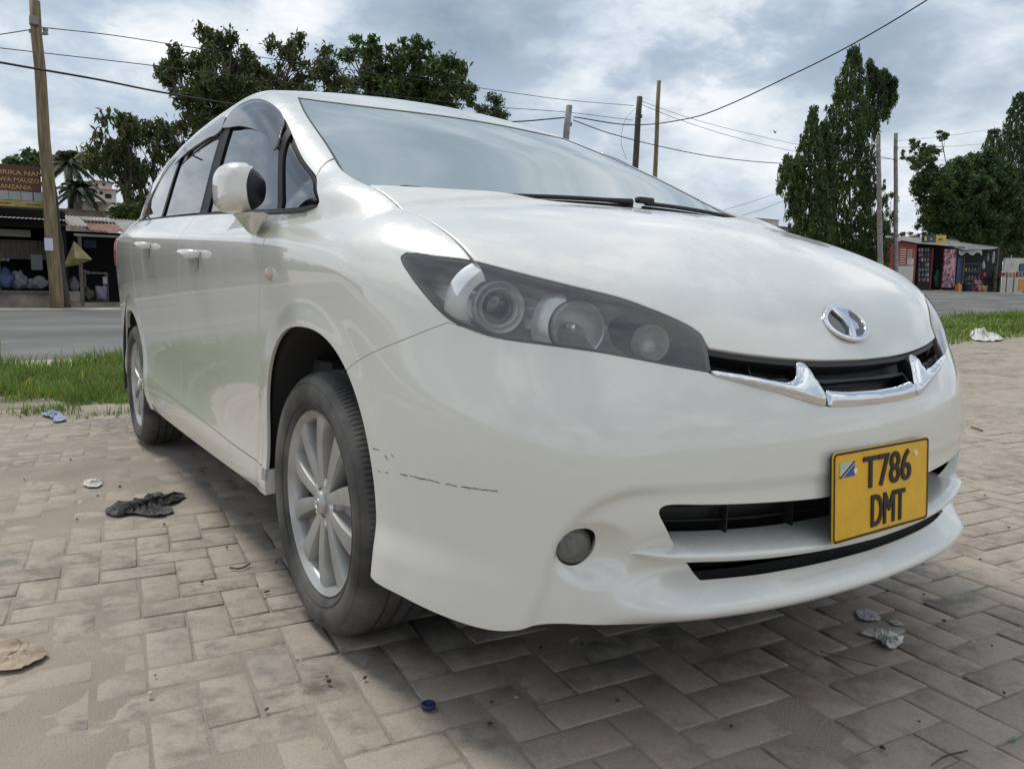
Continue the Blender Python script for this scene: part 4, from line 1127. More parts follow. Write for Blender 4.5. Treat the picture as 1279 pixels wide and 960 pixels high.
sheet('sand_joints', -4.2, 5.0, -2.6, 5.3, 420, 360, M_sand, 0, sandz)
sheet('sand_joints', 5.0, 16.2, -2.6, 6.4, 300, 240, M_sand, -.001, sandz)

# the ground sheet itself, under everything and out to the horizon
def ground():
    xs = np.unique(np.concatenate([np.linspace(-900, -60, 12), np.linspace(-60, 90, 120), np.linspace(90, 900, 12)]))
    ys = np.unique(np.concatenate([np.linspace(-600, -20, 8), np.linspace(-20, 60, 120), np.linspace(60, 1500, 14)]))
    X, Y = np.meshgrid(xs, ys); nx, ny = len(xs), len(ys)
    Z = terr(np.clip(X, -80, 120), Y) - .034
    V = np.stack([X, Y, Z], 2).reshape(-1, 3); i = np.arange((ny - 1) * nx).reshape(ny - 1, nx)[:, :-1].ravel()
    return tag(mesh_obj('ground', V, np.stack([i, i + 1, i + nx + 1, i + nx], 1), M_earth), kind='structure')
ground()

# road: a slab with a rough asphalt top, raised a little over the shoulders
M_asph = noisy(mat('asphalt', (.09, .09, .095), .85), 1.2, (.095, .093, .092), (.165, .158, .150), .38, .62, 10, .004, 90, stretch=(.25, 1, 1), dist=.4)
def band(name, w0, w1, m, z, x0=-70, x1=110, n=260, k=10, jag=0.0):
    V = []; xs = np.linspace(x0, x1, n)
    for x in xs:
        for j in range(k + 1):
            w = w0 + (w1 - w0) * j / k
            if jag and j in (0, k): w += random.uniform(-jag, jag)
            y = w + .10 * x; V.append((x, y, float(terr(x, y)) + z - (.03 if jag and j in (0, k) else 0)))
    Fq = [(i * (k + 1) + j, (i + 1) * (k + 1) + j, (i + 1) * (k + 1) + j + 1, i * (k + 1) + j + 1) for i in range(n - 1) for j in range(k)]
    return tag(mesh_obj(name, V, np.array(Fq)[:, ::-1], m), kind='structure')
band('road', 9.55, 17.15, M_asph, .012, jag=.05)
M_shoulder = noisy(mat('sandy_shoulder', (.5, .45, .38), .95), 2.0, (.40, .35, .285), (.56, .50, .42), .35, .65, 8, .01, 30)
band('near_road_shoulder', 8.3, 9.62, M_shoulder, -.012, jag=.12)
band('far_road_shoulder', 17.1, 20.5, M_shoulder, -.010, jag=.1)

# grass on the verge: blades of many lengths in tufts
def leafmat(name, c0, c1, scale=.8, trans=.25):
    m = mat(name, c0, .6)
    tc = node(m, 'ShaderNodeTexCoord'); nz = node(m, 'ShaderNodeTexNoise', Scale=scale, Detail=5); link(m, tc.outputs['Object'], nz.inputs['Vector'])
    at_ = node(m, 'ShaderNodeAttribute', attribute_name='tone')
    c = ramp(m, nz.outputs[0], [(.35, c0), (.65, c1)])
    mx = node(m, 'ShaderNodeMix', data_type='RGBA', blend_type='MULTIPLY'); mx.inputs[0].default_value = 1; link(m, c, mx.inputs[6]); link(m, at_.outputs['Color'], mx.inputs[7])
    link(m, mx.outputs[2], bsdf(m).inputs['Base Color'])
    tr = node(m, 'ShaderNodeBsdfTranslucent'); link(m, mx.outputs[2], tr.inputs[0]); ms = node(m, 'ShaderNodeMixShader'); ms.inputs[0].default_value = trans
    out = [n for n in m.node_tree.nodes if n.type == 'OUTPUT_MATERIAL'][0]
    link(m, bsdf(m).outputs[0], ms.inputs[1]); link(m, tr.outputs[0], ms.inputs[2]); link(m, ms.outputs[0], out.inputs[0])
    return m
M_grass = leafmat('verge_grass', (.105, .18, .032), (.21, .32, .065), 1.3)
def grass():
    rng = np.random.default_rng(5); P = []; 
    def scatter(x0, x1, n, hmin, hmax, wd, edge=1.0):
        x = rng.uniform(x0, x1, n); u = rng.uniform(0, 1, n); e = paving_edge(x) - .05 + .12 * rng.random(n); y1 = 8.55 + .1 * x
        y = e + (y1 - e) * u**.95
        tn = vnoise(x, y, .28, 9) * .6 + vnoise(x, y, 1.1, 10) * .4
        keep = tn > .30 + .12 * rng.random(n); keep &= ~((u < .06) & (rng.random(n) < .55))
        x, y, u, tn = x[keep], y[keep], u[keep], tn[keep]; n = len(x)
        h = (hmin + (hmax - hmin) * rng.random(n)**1.6) * (.45 + .9 * tn) * (.6 + .7 * u); tall = rng.random(n) < .02; h[tall] *= 1.7
        return x, y, h, np.full(n, wd) * rng.uniform(.7, 1.3, n)
    parts = [scatter(-3.2, 1.6, 60000, .05, .20, .0042), scatter(1.6, 8, 26000, .06, .2, .007), scatter(8, 34, 62000, .07, .24, .013)]
    x, y, h, w = (np.concatenate([p[i] for p in parts]) for i in range(4)); n = len(x)
    z = terr(x, y) - .03; a = rng.uniform(0, 2 * PI, n); ln = rng.uniform(.1, .75, n) * h; la = rng.uniform(0, 2 * PI, n)
    dx, dy = np.cos(a) * w, np.sin(a) * w; bx, by = np.cos(la) * ln, np.sin(la) * ln
    V = np.empty((n, 5, 3))
    V[:, 0] = np.stack([x - dx, y - dy, z], 1); V[:, 1] = np.stack([x + dx, y + dy, z], 1)
    V[:, 2] = np.stack([x + dx * .8 + bx * .35, y + dy * .8 + by * .35, z + h * .6], 1); V[:, 3] = np.stack([x - dx * .8 + bx * .35, y - dy * .8 + by * .35, z + h * .6], 1)
    V[:, 4] = np.stack([x + bx, y + by, z + h * (1 - .25 * (ln / h))], 1)
    b = np.arange(n) * 5
    T = np.concatenate([np.stack([b, b + 1, b + 2], 1), np.stack([b, b + 2, b + 3], 1), np.stack([b + 3, b + 2, b + 4], 1)])
    o = mesh_obj('grass', V.reshape(-1, 3), T, M_grass)
    tn = np.clip(rng.normal(1, .22, n), .5, 1.6); col = np.stack([tn * np.where(rng.random(n) < .10, 1.9, 1.0), tn, tn * .9], 1)
    attr_color(o.data, 'tone', np.repeat(col, 5, 0), 'POINT')
    return tag(o, kind='stuff')
grass()
M_soil = noisy(mat('verge_soil', (.2, .17, .12), .95), 4, (.11, .10, .065), (.26, .22, .16), .35, .65, 8, .01, 40)
sheet('verge', -12, 36, 4.4, 12.6, 200, 60, M_soil, -.020, None, lambda x, y: (y > paving_edge(x) - .02) & (y < 8.55 + .1 * x))
# ------------------------------------------------------------------ trees
M_bark = noisy(mat('bark', (.12, .10, .08), .9), 6, (.07, .058, .046), (.17, .145, .12), .35, .65, 8, .01, 30, stretch=(1, 1, .25))
M_leafA = leafmat('dark_feathery_leaves', (.042, .068, .022), (.090, .125, .038), .7)
M_leafB = leafmat('mast_tree_leaves', (.028, .060, .014), (.066, .118, .024), .6)
M_leafC = leafmat('broad_leaves', (.036, .078, .020), (.075, .135, .032), .8)
M_leafP = leafmat('palm_leaves', (.040, .062, .030), (.07, .095, .045), .8)

def leaves(C, size, rng, droop=.3, aspect=.45, brown=.0):
    """one small bent leaf-shaped face pair per point"""
    n = len(C); L = size * rng.uniform(.6, 1.35, n); Wd = L * aspect
    a = rng.uniform(0, 2 * PI, n); el = rng.normal(-droop, .45, n)
    d = np.stack([np.cos(a) * np.cos(el), np.sin(a) * np.cos(el), np.sin(el)], 1)
    r = rng.normal(size=(n, 3)); s = np.cross(d, r); s /= np.linalg.norm(s, axis=1, keepdims=True) + 1e-9
    V = np.stack([C - d * L[:, None] / 2, C + s * Wd[:, None] / 2, C + d * L[:, None] / 2 - np.array([0, 0, 1]) * L[:, None] * .12, C - s * Wd[:, None] / 2], 1)
    tn = np.clip(rng.normal(1, .28, n), .4, 1.9); br = rng.random(n) < brown
    col = np.stack([tn * np.where(br, 2.1, 1), tn * np.where(br, 1.05, 1), tn * np.where(br, .95, 1)], 1)
    return V.reshape(-1, 3), np.repeat(col, 4, 0)

def crown_obj(name, V, col, m, parent):
    n = len(V) // 4; b = np.arange(n) * 4
    o = mesh_obj(name, V, np.stack([b, b + 1, b + 2, b + 3], 1), m, parent)
    attr_color(o.data, 'tone', col, 'POINT'); return o

def tree(name, label, lobes, y, base, trunk_r, m, seed, leaf=.16, dens=260, droop=.3, aspect=.45, brown=0.0, group=None, limb=True, dy=1.0, top=None):
    """lobes: (px, py, rx_px, ry_px[, depth shift]) crown clumps; base: (px) foot of the trunk"""
    rng = np.random.default_rng(seed); k = sc(lobes[0][0], y)
    bp = at(base[0], base[1], y); bp.z = gz(bp)
    t = empty(name, bp, label, name.replace('_', ' ') if name != 'mast_tree' else 'tree', group)
    t['category'] = 'palm' if 'palm' in name else 'tree'
    VV = []; CC = []; ends = []
    for lb in lobes:
        px, py, rx, ry = lb[:4]; dsh = lb[4] if len(lb) > 4 else rng.uniform(-.8, .8) * dy
        c = at(px, py, y + dsh); kx = sc(px, y + dsh); RX_, RZ_ = rx * kx, ry * kx; c = np.array(c)
        nsub = max(9, int(RX_ * RZ_ * 21)); 
        # the lobe is made of many small clumps so that the outline is ragged and the sky shows through
        u = rng.normal(size=(nsub, 3)); u /= np.linalg.norm(u, axis=1, keepdims=True); r = rng.uniform(.25, 1.02, nsub)**.6
        sub = c + u * r[:, None] * np.array([RX_, max(RX_, RZ_) * .8, RZ_])
        rs = rng.uniform(.14, .34, nsub) * min(1.5, max(.7, (RX_ + RZ_) / 2)) 
        for q, rr in zip(sub, rs):
            ends.append(q); nl = int(dens * rr * rr * 5.5 + 10)
            p = rng.normal(size=(nl, 3)) * .52; p = q + p * rr * np.array([1, 1, .8]) - np.array([0, 0, 1]) * (rng.random(nl)[:, None] ** 2) * rr * droop * 1.6
            v, c_ = leaves(p, leaf, rng, droop, aspect, brown); VV.append(v); CC.append(c_)
    crown_obj('crown', np.concatenate(VV), np.concatenate(CC), m, t)
    b = MB(); ends = np.array(ends); hub = ends.mean(0); zt = hub[2] - (hub[2] - bp.z) * .25
    fork = Vector((bp.x * .35 + hub[0] * .65, bp.y * .35 + hub[1] * .65, bp.z + (zt - bp.z) * .55))
    b.tube([bp - Vector((0, 0, .3)), bp + (fork - bp) * .5 + Vector((rng.uniform(-.15, .15), 0, 0)), fork], [trunk_r, trunk_r * .7, trunk_r * .4], 10)
    if limb:
        for lb in lobes:
            c = at(lb[0], lb[1], y); mid = fork.lerp(c, .5) + Vector((rng.uniform(-.3, .3), rng.uniform(-.3, .3), rng.uniform(-.1, .4)))
            b.tube([fork - Vector((0, 0, .2)), mid, c], [trunk_r * .30, trunk_r * .18, trunk_r * .06], 7)
            near = ends[np.argsort(np.linalg.norm(ends - np.array(c), axis=1))[:9]]
            for e in near: b.tube([mid.lerp(c, rng.uniform(.2, .9)), Vector(e)], [trunk_r * .08, .010], 5)
    b.build('trunk', M_bark, t, smooth=True)
    return t

tree('feathery_tree', 'dark drooping tree at the left, beside the palm and behind the tin roofed shop', [(135, 165, 26, 26), (165, 190, 34, 40), (122, 205, 18, 26), (195, 175, 26, 34), (185, 235, 30, 26), (172, 250, 20, 18), (170, 215, 26, 22), (160, 150, 22, 16)], 25, (172, 330), .22, M_leafA, 1, .20, 300, .8, .34, .16, dy=.8)
tree('feathery_tree', 'tall dark feathery tree rising above the rear windows of the car', [(240, 62, 26, 26), (262, 42, 14, 12), (225, 100, 28, 26), (270, 100, 40, 36), (300, 75, 20, 24), (330, 95, 36, 30), (352, 68, 20, 20), (240, 140, 40, 30), (215, 165, 22, 32), (305, 130, 50, 30), (370, 110, 26, 28), (228, 200, 26, 26), (330, 150, 50, 26), (372, 62, 16, 20), (385, 105, 26, 24), (290, 55, 18, 18), (205, 88, 18, 18), (290, 165, 60, 26), (255, 125, 46, 34), (345, 125, 34, 24), (300, 100, 40, 24)], 24, (262, 340), .30, M_leafA, 2, .19, 300, .6, .34, .14, dy=1.0)
tree('feathery_tree', 'slim light topped sapling standing between the two big trees over the car roof', [(405, 75, 13, 18), (410, 98, 22, 18), (400, 118, 30, 16), (428, 112, 22, 20)], 23, (405, 330), .09, M_leafA, 3, .16, 300, .5, .34, .05, dy=.4)
tree('bushy_tree', 'broad dark green tree behind the roof above the windscreen', [(440, 66, 18, 18), (452, 92, 30, 26), (490, 72, 24, 22), (515, 62, 24, 18), (540, 80, 34, 26), (570, 90, 26, 24), (505, 110, 50, 26), (580, 110, 20, 20), (455, 120, 36, 22), (550, 125, 36, 22), (500, 145, 60, 20), (480, 105, 40, 26), (540, 105, 44, 24), (470, 62, 16, 14)], 25, (510, 340), .32, M_leafC, 4, .20, 330, .45, .4, .08, dy=1.0)
tree('feathery_tree', 'small pale feathery treetop just right of the broad tree', [(618, 126, 10, 9), (608, 138, 14, 9), (622, 145, 14, 10)], 24, (612, 340), .10, M_leafA, 5, .15, 260, .4, .34, .05, dy=.3)
tree('spreading_tree', 'flat dark treetop behind the brown signboard', [(30, 196, 18, 8), (48, 200, 14, 10), (20, 204, 10, 6)], 42, (36, 330), .3, M_leafC, 6, .28, 240, .3, .45, dy=.6)

def mast(label, cols, y, base, seed, group=None):
    """weeping mast tree: narrow columns of long leaves that hang down"""
    rng = np.random.default_rng(seed); bp = at(base[0], base[1], y); bp.z = gz(bp)
    t = empty('mast_tree', bp, label, 'tree', group); VV = []; CC = []; b = MB()
    for (pts, w) in cols:     # spine in pixels from top to bottom with half widths
        P = [np.array(at(px, py, y)) for px, py in pts]; k = sc(pts[0][0], y)
        b.tube([Vector(p) for p in P], [.03] + [.07] * (len(P) - 1), 7)
        for i in range(len(P) - 1):
            L = np.linalg.norm(P[i + 1] - P[i]); wa, wb = w[i] * k, w[i + 1] * k
            nb = int(L * (wa + wb) * 62 + 16)
            for _ in range(nb):
                f = rng.random(); c = P[i] + (P[i + 1] - P[i]) * f; ww = wa + (wb - wa) * f
                a = rng.uniform(0, 2 * PI); r = ww * rng.uniform(.2, 1.0)**.6 * (1 + .16 * math.sin(c[2] * 5 + a * 3))
                q = c + np.array([math.cos(a) * r, math.sin(a) * r, -abs(r) * .5]); hl = rng.uniform(.25, .62)
                n = 18; s = rng.random(n)
                p = q + np.stack([rng.normal(0, .05, n), rng.normal(0, .05, n), -s * hl], 1)
                v, c_ = leaves(p, .19, rng, 1.15, .34, .02); VV.append(v); CC.append(c_ * rng.uniform(.6, 1.35))
    crown_obj('crown', np.concatenate(VV), np.concatenate(CC), M_leafB, t)
    b.tube([bp - Vector((0, 0, .3)), Vector(at(cols[0][0][-1][0], cols[0][0][-1][1], y))], [.2, .14], 9)
    b.build('trunk', M_bark, t, smooth=True)
mast('tallest weeping mast tree, a dense dark column with one arm hanging out to the right', [([(1068, 55), (1064, 90), (1058, 140), (1060, 200), (1062, 260), (1066, 325)], [6, 17, 28, 36, 42, 44]), ([(1103, 84), (1112, 95), (1110, 118), (1105, 140)], [4, 10, 9, 4]), ([(1085, 72), (1096, 92), (1092, 125), (1084, 160)], [4, 10, 12, 12])], 27, (1066, 330), 21)
mast('shorter weeping mast tree with a narrow tip, left of the tallest one', [([(1017, 130), (1013, 160), (1012, 205), (1014, 260), (1016, 310)], [4, 11, 17, 24, 30]), ([(1030, 148), (1033, 175), (1034, 230)], [4, 9, 14]), ([(985, 190), (982, 208), (976, 232)], [5, 9, 4]), ([(998, 190), (996, 215), (992, 262)], [5, 10, 10])], 26, (1014, 330), 22)
mast('weeping mast tree cut by the right edge of the view', [([(1274, 113), (1270, 150), (1272, 200), (1278, 260), (1282, 330)], [5, 15, 20, 24, 26])], 40, (1276, 340), 23)
mast('round topped mast tree half hidden behind the leafy tree at the right', [([(1243, 158), (1242, 175), (1240, 210), (1236, 290)], [6, 12, 16, 20])], 38, (1238, 340), 24)
tree('leafy_tree', 'dark leafy tree with a stray branch reaching up left, behind the stalls at the right', [(1160, 188, 14, 10), (1176, 170, 7, 7), (1145, 182, 11, 9), (1135, 195, 12, 9), (1150, 205, 18, 12), (1165, 232, 26, 20), (1190, 215, 20, 18), (1205, 240, 34, 30), (1225, 205, 20, 20), (1240, 235, 28, 30), (1180, 265, 34, 22), (1215, 285, 44, 26), (1255, 275, 30, 34)], 33, (1205, 350), .28, M_leafC, 31, .24, 240, .3, .5, dy=1.2)
tree('shrub', 'pale green bush behind the roof of the red kiosk', [(1150, 290, 16, 10), (1135, 297, 16, 8), (1165, 282, 14, 10)], 36, (1150, 330), .07, M_leafC, 32, .18, 300, .1, .5, dy=.5)['category'] = 'bush'
tree('shrub', 'dark bush hanging between the two slim poles at the right', [(1112, 250, 8, 14), (1108, 275, 12, 18), (1112, 300, 14, 14)], 35, (1108, 330), .07, M_leafB, 33, .18, 300, .8, .35, dy=.4)['category'] = 'bush'
tree('hedge', 'dark hedge line behind the stalls at the far right', [(1262, 300, 24, 18), (1235, 310, 30, 16), (1205, 310, 30, 12), (1290, 305, 24, 22)], 36, (1250, 350), .08, M_leafC, 34, .24, 260, .3, .5, dy=.4)['category'] = 'hedge'
tree('hedge', 'low dark greenery at the foot of the mast trees', [(1060, 320, 40, 16), (1010, 315, 34, 14), (1085, 320, 12, 14)], 34, (1050, 350), .07, M_leafB, 35, .2, 260, .5, .4, dy=.4)['category'] = 'hedge'
tree('shrub', 'yellow green bush below the drooping tree at the left', [(150, 264, 10, 5), (162, 262, 18, 8)], 24, (145, 330), .07, leafmat('yellow_green_leaves', (.06, .09, .02), (.12, .15, .03)), 36, .16, 300, .1, .5, dy=.3)['category'] = 'bush'

def palm(label, px, py, y, r, seed, base):
    rng = np.random.default_rng(seed); c = at(px, py, y); bp = at(*base, y); bp.z = gz(bp)
    t = empty('palm_tree', bp, label, 'palm'); k = sc(px, y); VV = []; CC = []; b = MB()
    for i in range(40):
        a = rng.uniform(0, 2 * PI); el = rng.uniform(-.35, 1.4); L = r * k * rng.uniform(.75, 1.1); pts = []
        for j in range(9):
            s = j / 8; h = math.sin(el) * L * s - L * .55 * s * s; q = c + Vector((math.cos(a) * math.cos(el) * L * s, math.sin(a) * math.cos(el) * L * s, h)); pts.append(q)
        b.tube(pts, .02, 4)
        for j in range(1, 9):
            for q_ in range(7):
                p = pts[j - 1].lerp(pts[j], q_ / 7); d = (pts[j] - pts[j - 1]).normalized(); sd_ = d.cross(Vector((0, 0, 1))).normalized()
                for sg in (-1, 1):
                    e = p + sd_ * sg * L * .15 * (1 - abs(j / 8 - .45)) + Vector((0, 0, -L * .075)) + d * L * .10
                    wv = d * .022; VV += [p - wv, p + wv, e + wv * .3, e - wv * .3]; tn = rng.uniform(.6, 1.5); CC += [(tn, tn, tn)] * 4
    crown_obj('crown', np.array([tuple(v) for v in VV]), np.array(CC), M_leafP, t)
    b.tube([bp - Vector((0, 0, .3)), bp.lerp(c, .5) + Vector((.1, 0, 0)), c], [.17, .13, .11], 9)
    b.build('trunk', M_bark, t, smooth=True)
palm('coconut palm with a ragged crown between the wooden pole and the drooping tree', 86, 205, 34, 40, 41, (86, 340))
palm('second lower coconut palm crown behind the tin roof', 96, 238, 33, 34, 42, (100, 340))
palm('palm fronds at the far right edge under the mast trees', 1279, 238, 44, 20, 43, (1280, 340))

# low woodland far away that reads as one mass
def woodland():
    rng = np.random.default_rng(90); P_ = []
    for i in range(520):
        x = rng.uniform(-70, 190); y = 88 + rng.normal(0, 4) + .12 * x; g = float(terr(min(x, 60), y)); h = rng.uniform(2.6, 4.6) + .6 * math.sin(x * .21); r = rng.uniform(1.2, 2.4)
        q = rng.normal(size=(90, 3)); q /= np.linalg.norm(q, axis=1, keepdims=True); q *= rng.uniform(.5, 1, (90, 1)); q[:, 2] = np.abs(q[:, 2]) * 1.0
        P_.append(np.array([x, y, g - .2]) + q * np.array([r, r, h]))
    v, c_ = leaves(np.concatenate(P_), .75, rng, .3, .6)
    o = crown_obj('woodland', v, c_, M_leafC, None); tag(o, kind='stuff')
woodland()
# ------------------------------------------------------------------ poles and wires
M_wood = noisy(mat('weathered_pole_wood', (.20, .15, .09), .85), 4, (.13, .095, .055), (.30, .23, .14), .35, .65, 8, .006, 30, stretch=(6, 6, .5))
M_woodd = noisy(mat('dark_pole_wood', (.06, .055, .045), .85), 4, (.035, .032, .028), (.10, .09, .075), .35, .65, 8, .006, 30, stretch=(6, 6, .5))
M_conc = noisy(mat('grey_pole', (.25, .24, .22), .85), 4, (.19, .18, .165), (.34, .33, .31), .35, .65, 8, .004, 30)
M_wire = mat('black_cable', (.012, .012, .013), .6)
def pole(name, label, top, bot, y, rpx, m, group='utility poles', insul=True, cat='pole'):
    a, b_ = at(*top, y), at(*bot, y); k = sc(bot[0], y); d = (a - b_); g_ = b_.copy()
    if abs(b_.z - gz(b_)) > .01 and d.z > .1: g_ = b_ - d * ((b_.z - gz(b_)) / d.z)
    t = empty(name, g_, label, cat, group); b = MB(); n = 9
    pts = [g_ - d.normalized() * .4] + [g_.lerp(a, i / n) + Vector((.012 * math.sin(i * 2.1), .01 * math.cos(i * 1.7), 0)) for i in range(1, n + 1)]
    b.tube(pts, [rpx * k * (1.12 - .3 * i / n) for i in range(n + 1)], 12); b.build('shaft', m, t, smooth=True)
    if insul:
        b = MB(); c = g_.lerp(a, .90); b.tube([c + Vector((-.14, -.02, 0)), c + Vector((.16, -.02, .0))], .03, 8); b.lathe([(.001, .0), (.05, 0), (.04, .06), (.05, .07), (.05, .11), (.001, .12)], (c.x + .15, c.y, c.z), 'z', 12); b.build('insulator', M_conc, t)
    return t, a
poleA, _ = pole('utility_pole', 'thick leaning wooden pole with a paper notice, in front of the signboard shop', (43, 1), (71, 383), 18.0, 7.0, M_wood)
b = MB(); q0 = at(60.5, 302, 17.86); k = sc(60, 18); b.box(tuple(q0 + Vector((0, 0, -.05))), (9 * k, .012, 15 * k)); b.build('paper_notice', mat('white_paper', (.62, .64, .72), .8), poleA)
b = MB(); q1 = at(42, 26, 17.9); b.box(tuple(q1), (.16, .16, .17), bev=.02); b.build('cable_bracket', M_conc, poleA)
pole('utility_pole', 'shorter dark grey pole leaning against the thick wooden pole', (62, 205), (81, 383), 18.35, 5.0, M_woodd, insul=False)
pole('utility_pole', 'short grey pole standing just above the top of the windscreen', (711, 132), (704, 205), 21, 4.6, M_conc)
pole('utility_pole', 'dark pole carrying most of the cables, middle one of the three over the windscreen', (799, 121), (793, 215), 22, 4.2, M_woodd)
pole('utility_pole', 'bare slim brown pole, tallest of the three over the windscreen', (823, 101), (818, 225), 23, 3.0, M_wood, insul=False)
pole('utility_pole', 'slim grey pole in front of the red kiosk, nearer the mast trees', (1097, 169), (1100, 335), 24, 3.0, M_conc)
pole('utility_pole', 'slim grey pole in front of the red kiosk, on the kiosk sign side', (1119, 166), (1119, 335), 24.6, 2.6, M_conc)
def wire(label, pts, r=.012, group='overhead cables'):
    P = [at(*p) for p in pts]; C_ = catmull([tuple(p) for p in P], n=10)
    b = MB(); b.tube([tuple(p) for p in C_], r, 5); o = b.build('cable', M_wire, None, smooth=True)
    return tag(o, label, 'cable', group)
wire('short thin cable entering from the left edge to the top of the wooden pole', [(-60, 52, 17), (0, 43, 17.5), (38, 37, 17.9)], .010)
wire('uppermost thin cable running right from the top of the wooden pole', [(50, 34, 18), (140, 44, 18.6), (225, 57, 19.2), (400, 82, 20), (600, 110, 21), (700, 124, 21.5), (792, 132, 22)], .010)
wire('second thin cable, passing behind the wooden pole below its top', [(-60, 53, 18), (0, 60, 18.2), (183, 81, 19), (400, 108, 20.3), (600, 132, 21), (706, 140, 21.3), (790, 150, 22)], .010)
wire('thick black cable sagging past the wooden pole into the feathery trees', [(-80, 62, 15), (0, 78, 16), (120, 99, 17), (200, 115, 18), (300, 131, 19), (420, 143, 20), (560, 150, 20.5), (640, 152, 21), (705, 147, 21)], .022)
wire('thick twisted cable climbing to the top edge of the photo on the right', [(716, 146, 21), (790, 156, 20), (860, 148, 18), (905, 133, 16.5), (980, 98, 14.5), (1060, 58, 12.5), (1158, 0, 10.5), (1260, -70, 9)], .020)
wire('thick cable sagging from the short grey pole across to the mast trees', [(716, 150, 21), (760, 166, 21.3), (830, 184, 22), (900, 197, 22.6), (980, 204, 23.2), (1050, 202, 23.7), (1097, 196, 24), (1119, 200, 24.6)], .018)
wire('thin cable going down right from the dark middle pole', [(800, 130, 22), (850, 150, 22.5), (920, 172, 23), (1000, 190, 24), (1080, 197, 25), (1180, 200, 26), (1300, 196, 27)], .010)
wire('upper thin cable from the dark middle pole towards the mast trees', [(800, 126, 22), (860, 147, 22.6), (940, 168, 23.4), (1020, 184, 24.2), (1097, 188, 24)], .009)
wire('hanging loop of thin cable beside the dark middle pole', [(797, 132, 21.9), (781, 150, 21.9), (776, 178, 21.9), (783, 200, 21.9)], .007)
wire('thin cable from the slim poles to the leafy tree at the right', [(1119, 176, 24.6), (1180, 170, 27), (1240, 161, 30), (1300, 150, 33)], .010)
wire('lower thin cable from the slim poles to the right edge', [(1119, 184, 24.6), (1180, 183, 27), (1240, 179, 30), (1300, 176, 33)], .010)
wire('lowest thin cable crossing low beside the far hood corner', [(905, 262, 23), (945, 250, 24), (980, 238, 25), (1010, 226, 26), (1098, 205, 24)], .009)
wire('thin cable low over the hood, ending in the mast tree', [(900, 276, 23), (950, 262, 24), (990, 246, 25)], .009)
# ------------------------------------------------------------------ bird
b = MB(); p = at(968, 165, 30); b.add([p + Vector(v) for v in ((-.22, 0, .10), (-.02, -.05, .02), (.0, .06, .0), (.20, 0, .13), (.03, -.04, .02), (.10, -.02, -.06), (-.09, 0, -.05))], [(0, 1, 2), (3, 2, 4), (1, 5, 2), (1, 6, 4), (6, 5, 4)])
tag(b.build('bird', M_wire), 'tiny dark bird flying in the clouds left of the mast trees', 'bird')
# ------------------------------------------------------------------ shops across the road
M_brown = mat('brown_signboard', (.10, .035, .022), .5)
M_ylw = noisy(mat('yellow_board', (.42, .33, .08), .6), 6, (.30, .23, .05), (.46, .38, .12))
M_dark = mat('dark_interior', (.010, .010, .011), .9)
M_tin = noisy(mat('corrugated_tin', (.26, .25, .235), .6, .2), 3, (.16, .15, .135), (.31, .30, .285), .35, .65, 8, stretch=(1, 1, 1))
M_rust = noisy(mat('rusty_tin', (.20, .08, .045), .8), 4, (.13, .05, .032), (.28, .13, .08))
M_plank = noisy(mat('grey_planks', (.16, .14, .12), .85), 5, (.09, .075, .06), (.20, .175, .15), .35, .65, 8, stretch=(8, 8, .5))
M_blockw = noisy(mat('block_wall', (.26, .22, .19), .9), 3, (.19, .16, .135), (.33, .285, .245), .35, .65, 8, .006, 30)
M_cloth = noisy(mat('straw_cloth', (.36, .30, .15), .8), 6, (.28, .23, .10), (.44, .37, .20))
M_beam = mat('pale_beam', (.42, .40, .37), .7)
M_goods = [mat('goods_' + n, c, .6) for n, c in (('blue', (.03, .055, .12)), ('white', (.36, .37, .38)), ('grey', (.16, .17, .19)), ('pink', (.42, .08, .20)), ('orange', (.55, .22, .04)), ('green', (.06, .20, .14)), ('red', (.40, .04, .04)), ('lilac', (.20, .17, .26)), ('yellow', (.55, .42, .05)), ('brown', (.16, .09, .05)))]
G_ = dict(zip(('blue', 'white', 'grey', 'pink', 'orange', 'green', 'red', 'lilac', 'yellow', 'brown'), M_goods))
def quadbox(b, p0, p1, z0, z1, th, m=0):
    """upright slab between ground points p0,p1"""
    p0, p1 = Vector((p0[0], p0[1], 0)), Vector((p1[0], p1[1], 0)); d = (p1 - p0).normalized(); n = Vector((-d.y, d.x, 0)) * th
    V = [(q.x, q.y, z) for z in (z0, z1) for q in (p0, p1, p1 + n, p0 + n)]
    b.add(V, [(3, 2, 1, 0), (4, 5, 6, 7), (0, 1, 5, 4), (1, 2, 6, 5), (2, 3, 7, 6), (3, 0, 4, 7)], m)
def zat(px, py, y): return at(px, py, y).z
def xat(px, y, py=330): return at(px, py, y).x
def corrugated(x0, x1, ya, za, yb, zb_, amp=.012, pitch=.076):
    n = int((x1 - x0) / pitch * 6); V = []
    for i in range(n + 1):
        x = x0 + (x1 - x0) * i / n; o = amp * math.sin(2 * PI * (x - x0) / pitch)
        V += [(x, ya, za + o), (x, yb, zb_ + o), (x, yb, zb_ + o - .006), (x, ya, za + o - .006)]
    return V, [f for i in range(n) for f in ((4 * i, 4 * i + 4, 4 * i + 5, 4 * i + 1), (4 * i + 3, 4 * i + 2, 4 * i + 6, 4 * i + 7), (4 * i, 4 * i + 3, 4 * i + 7, 4 * i + 4))]

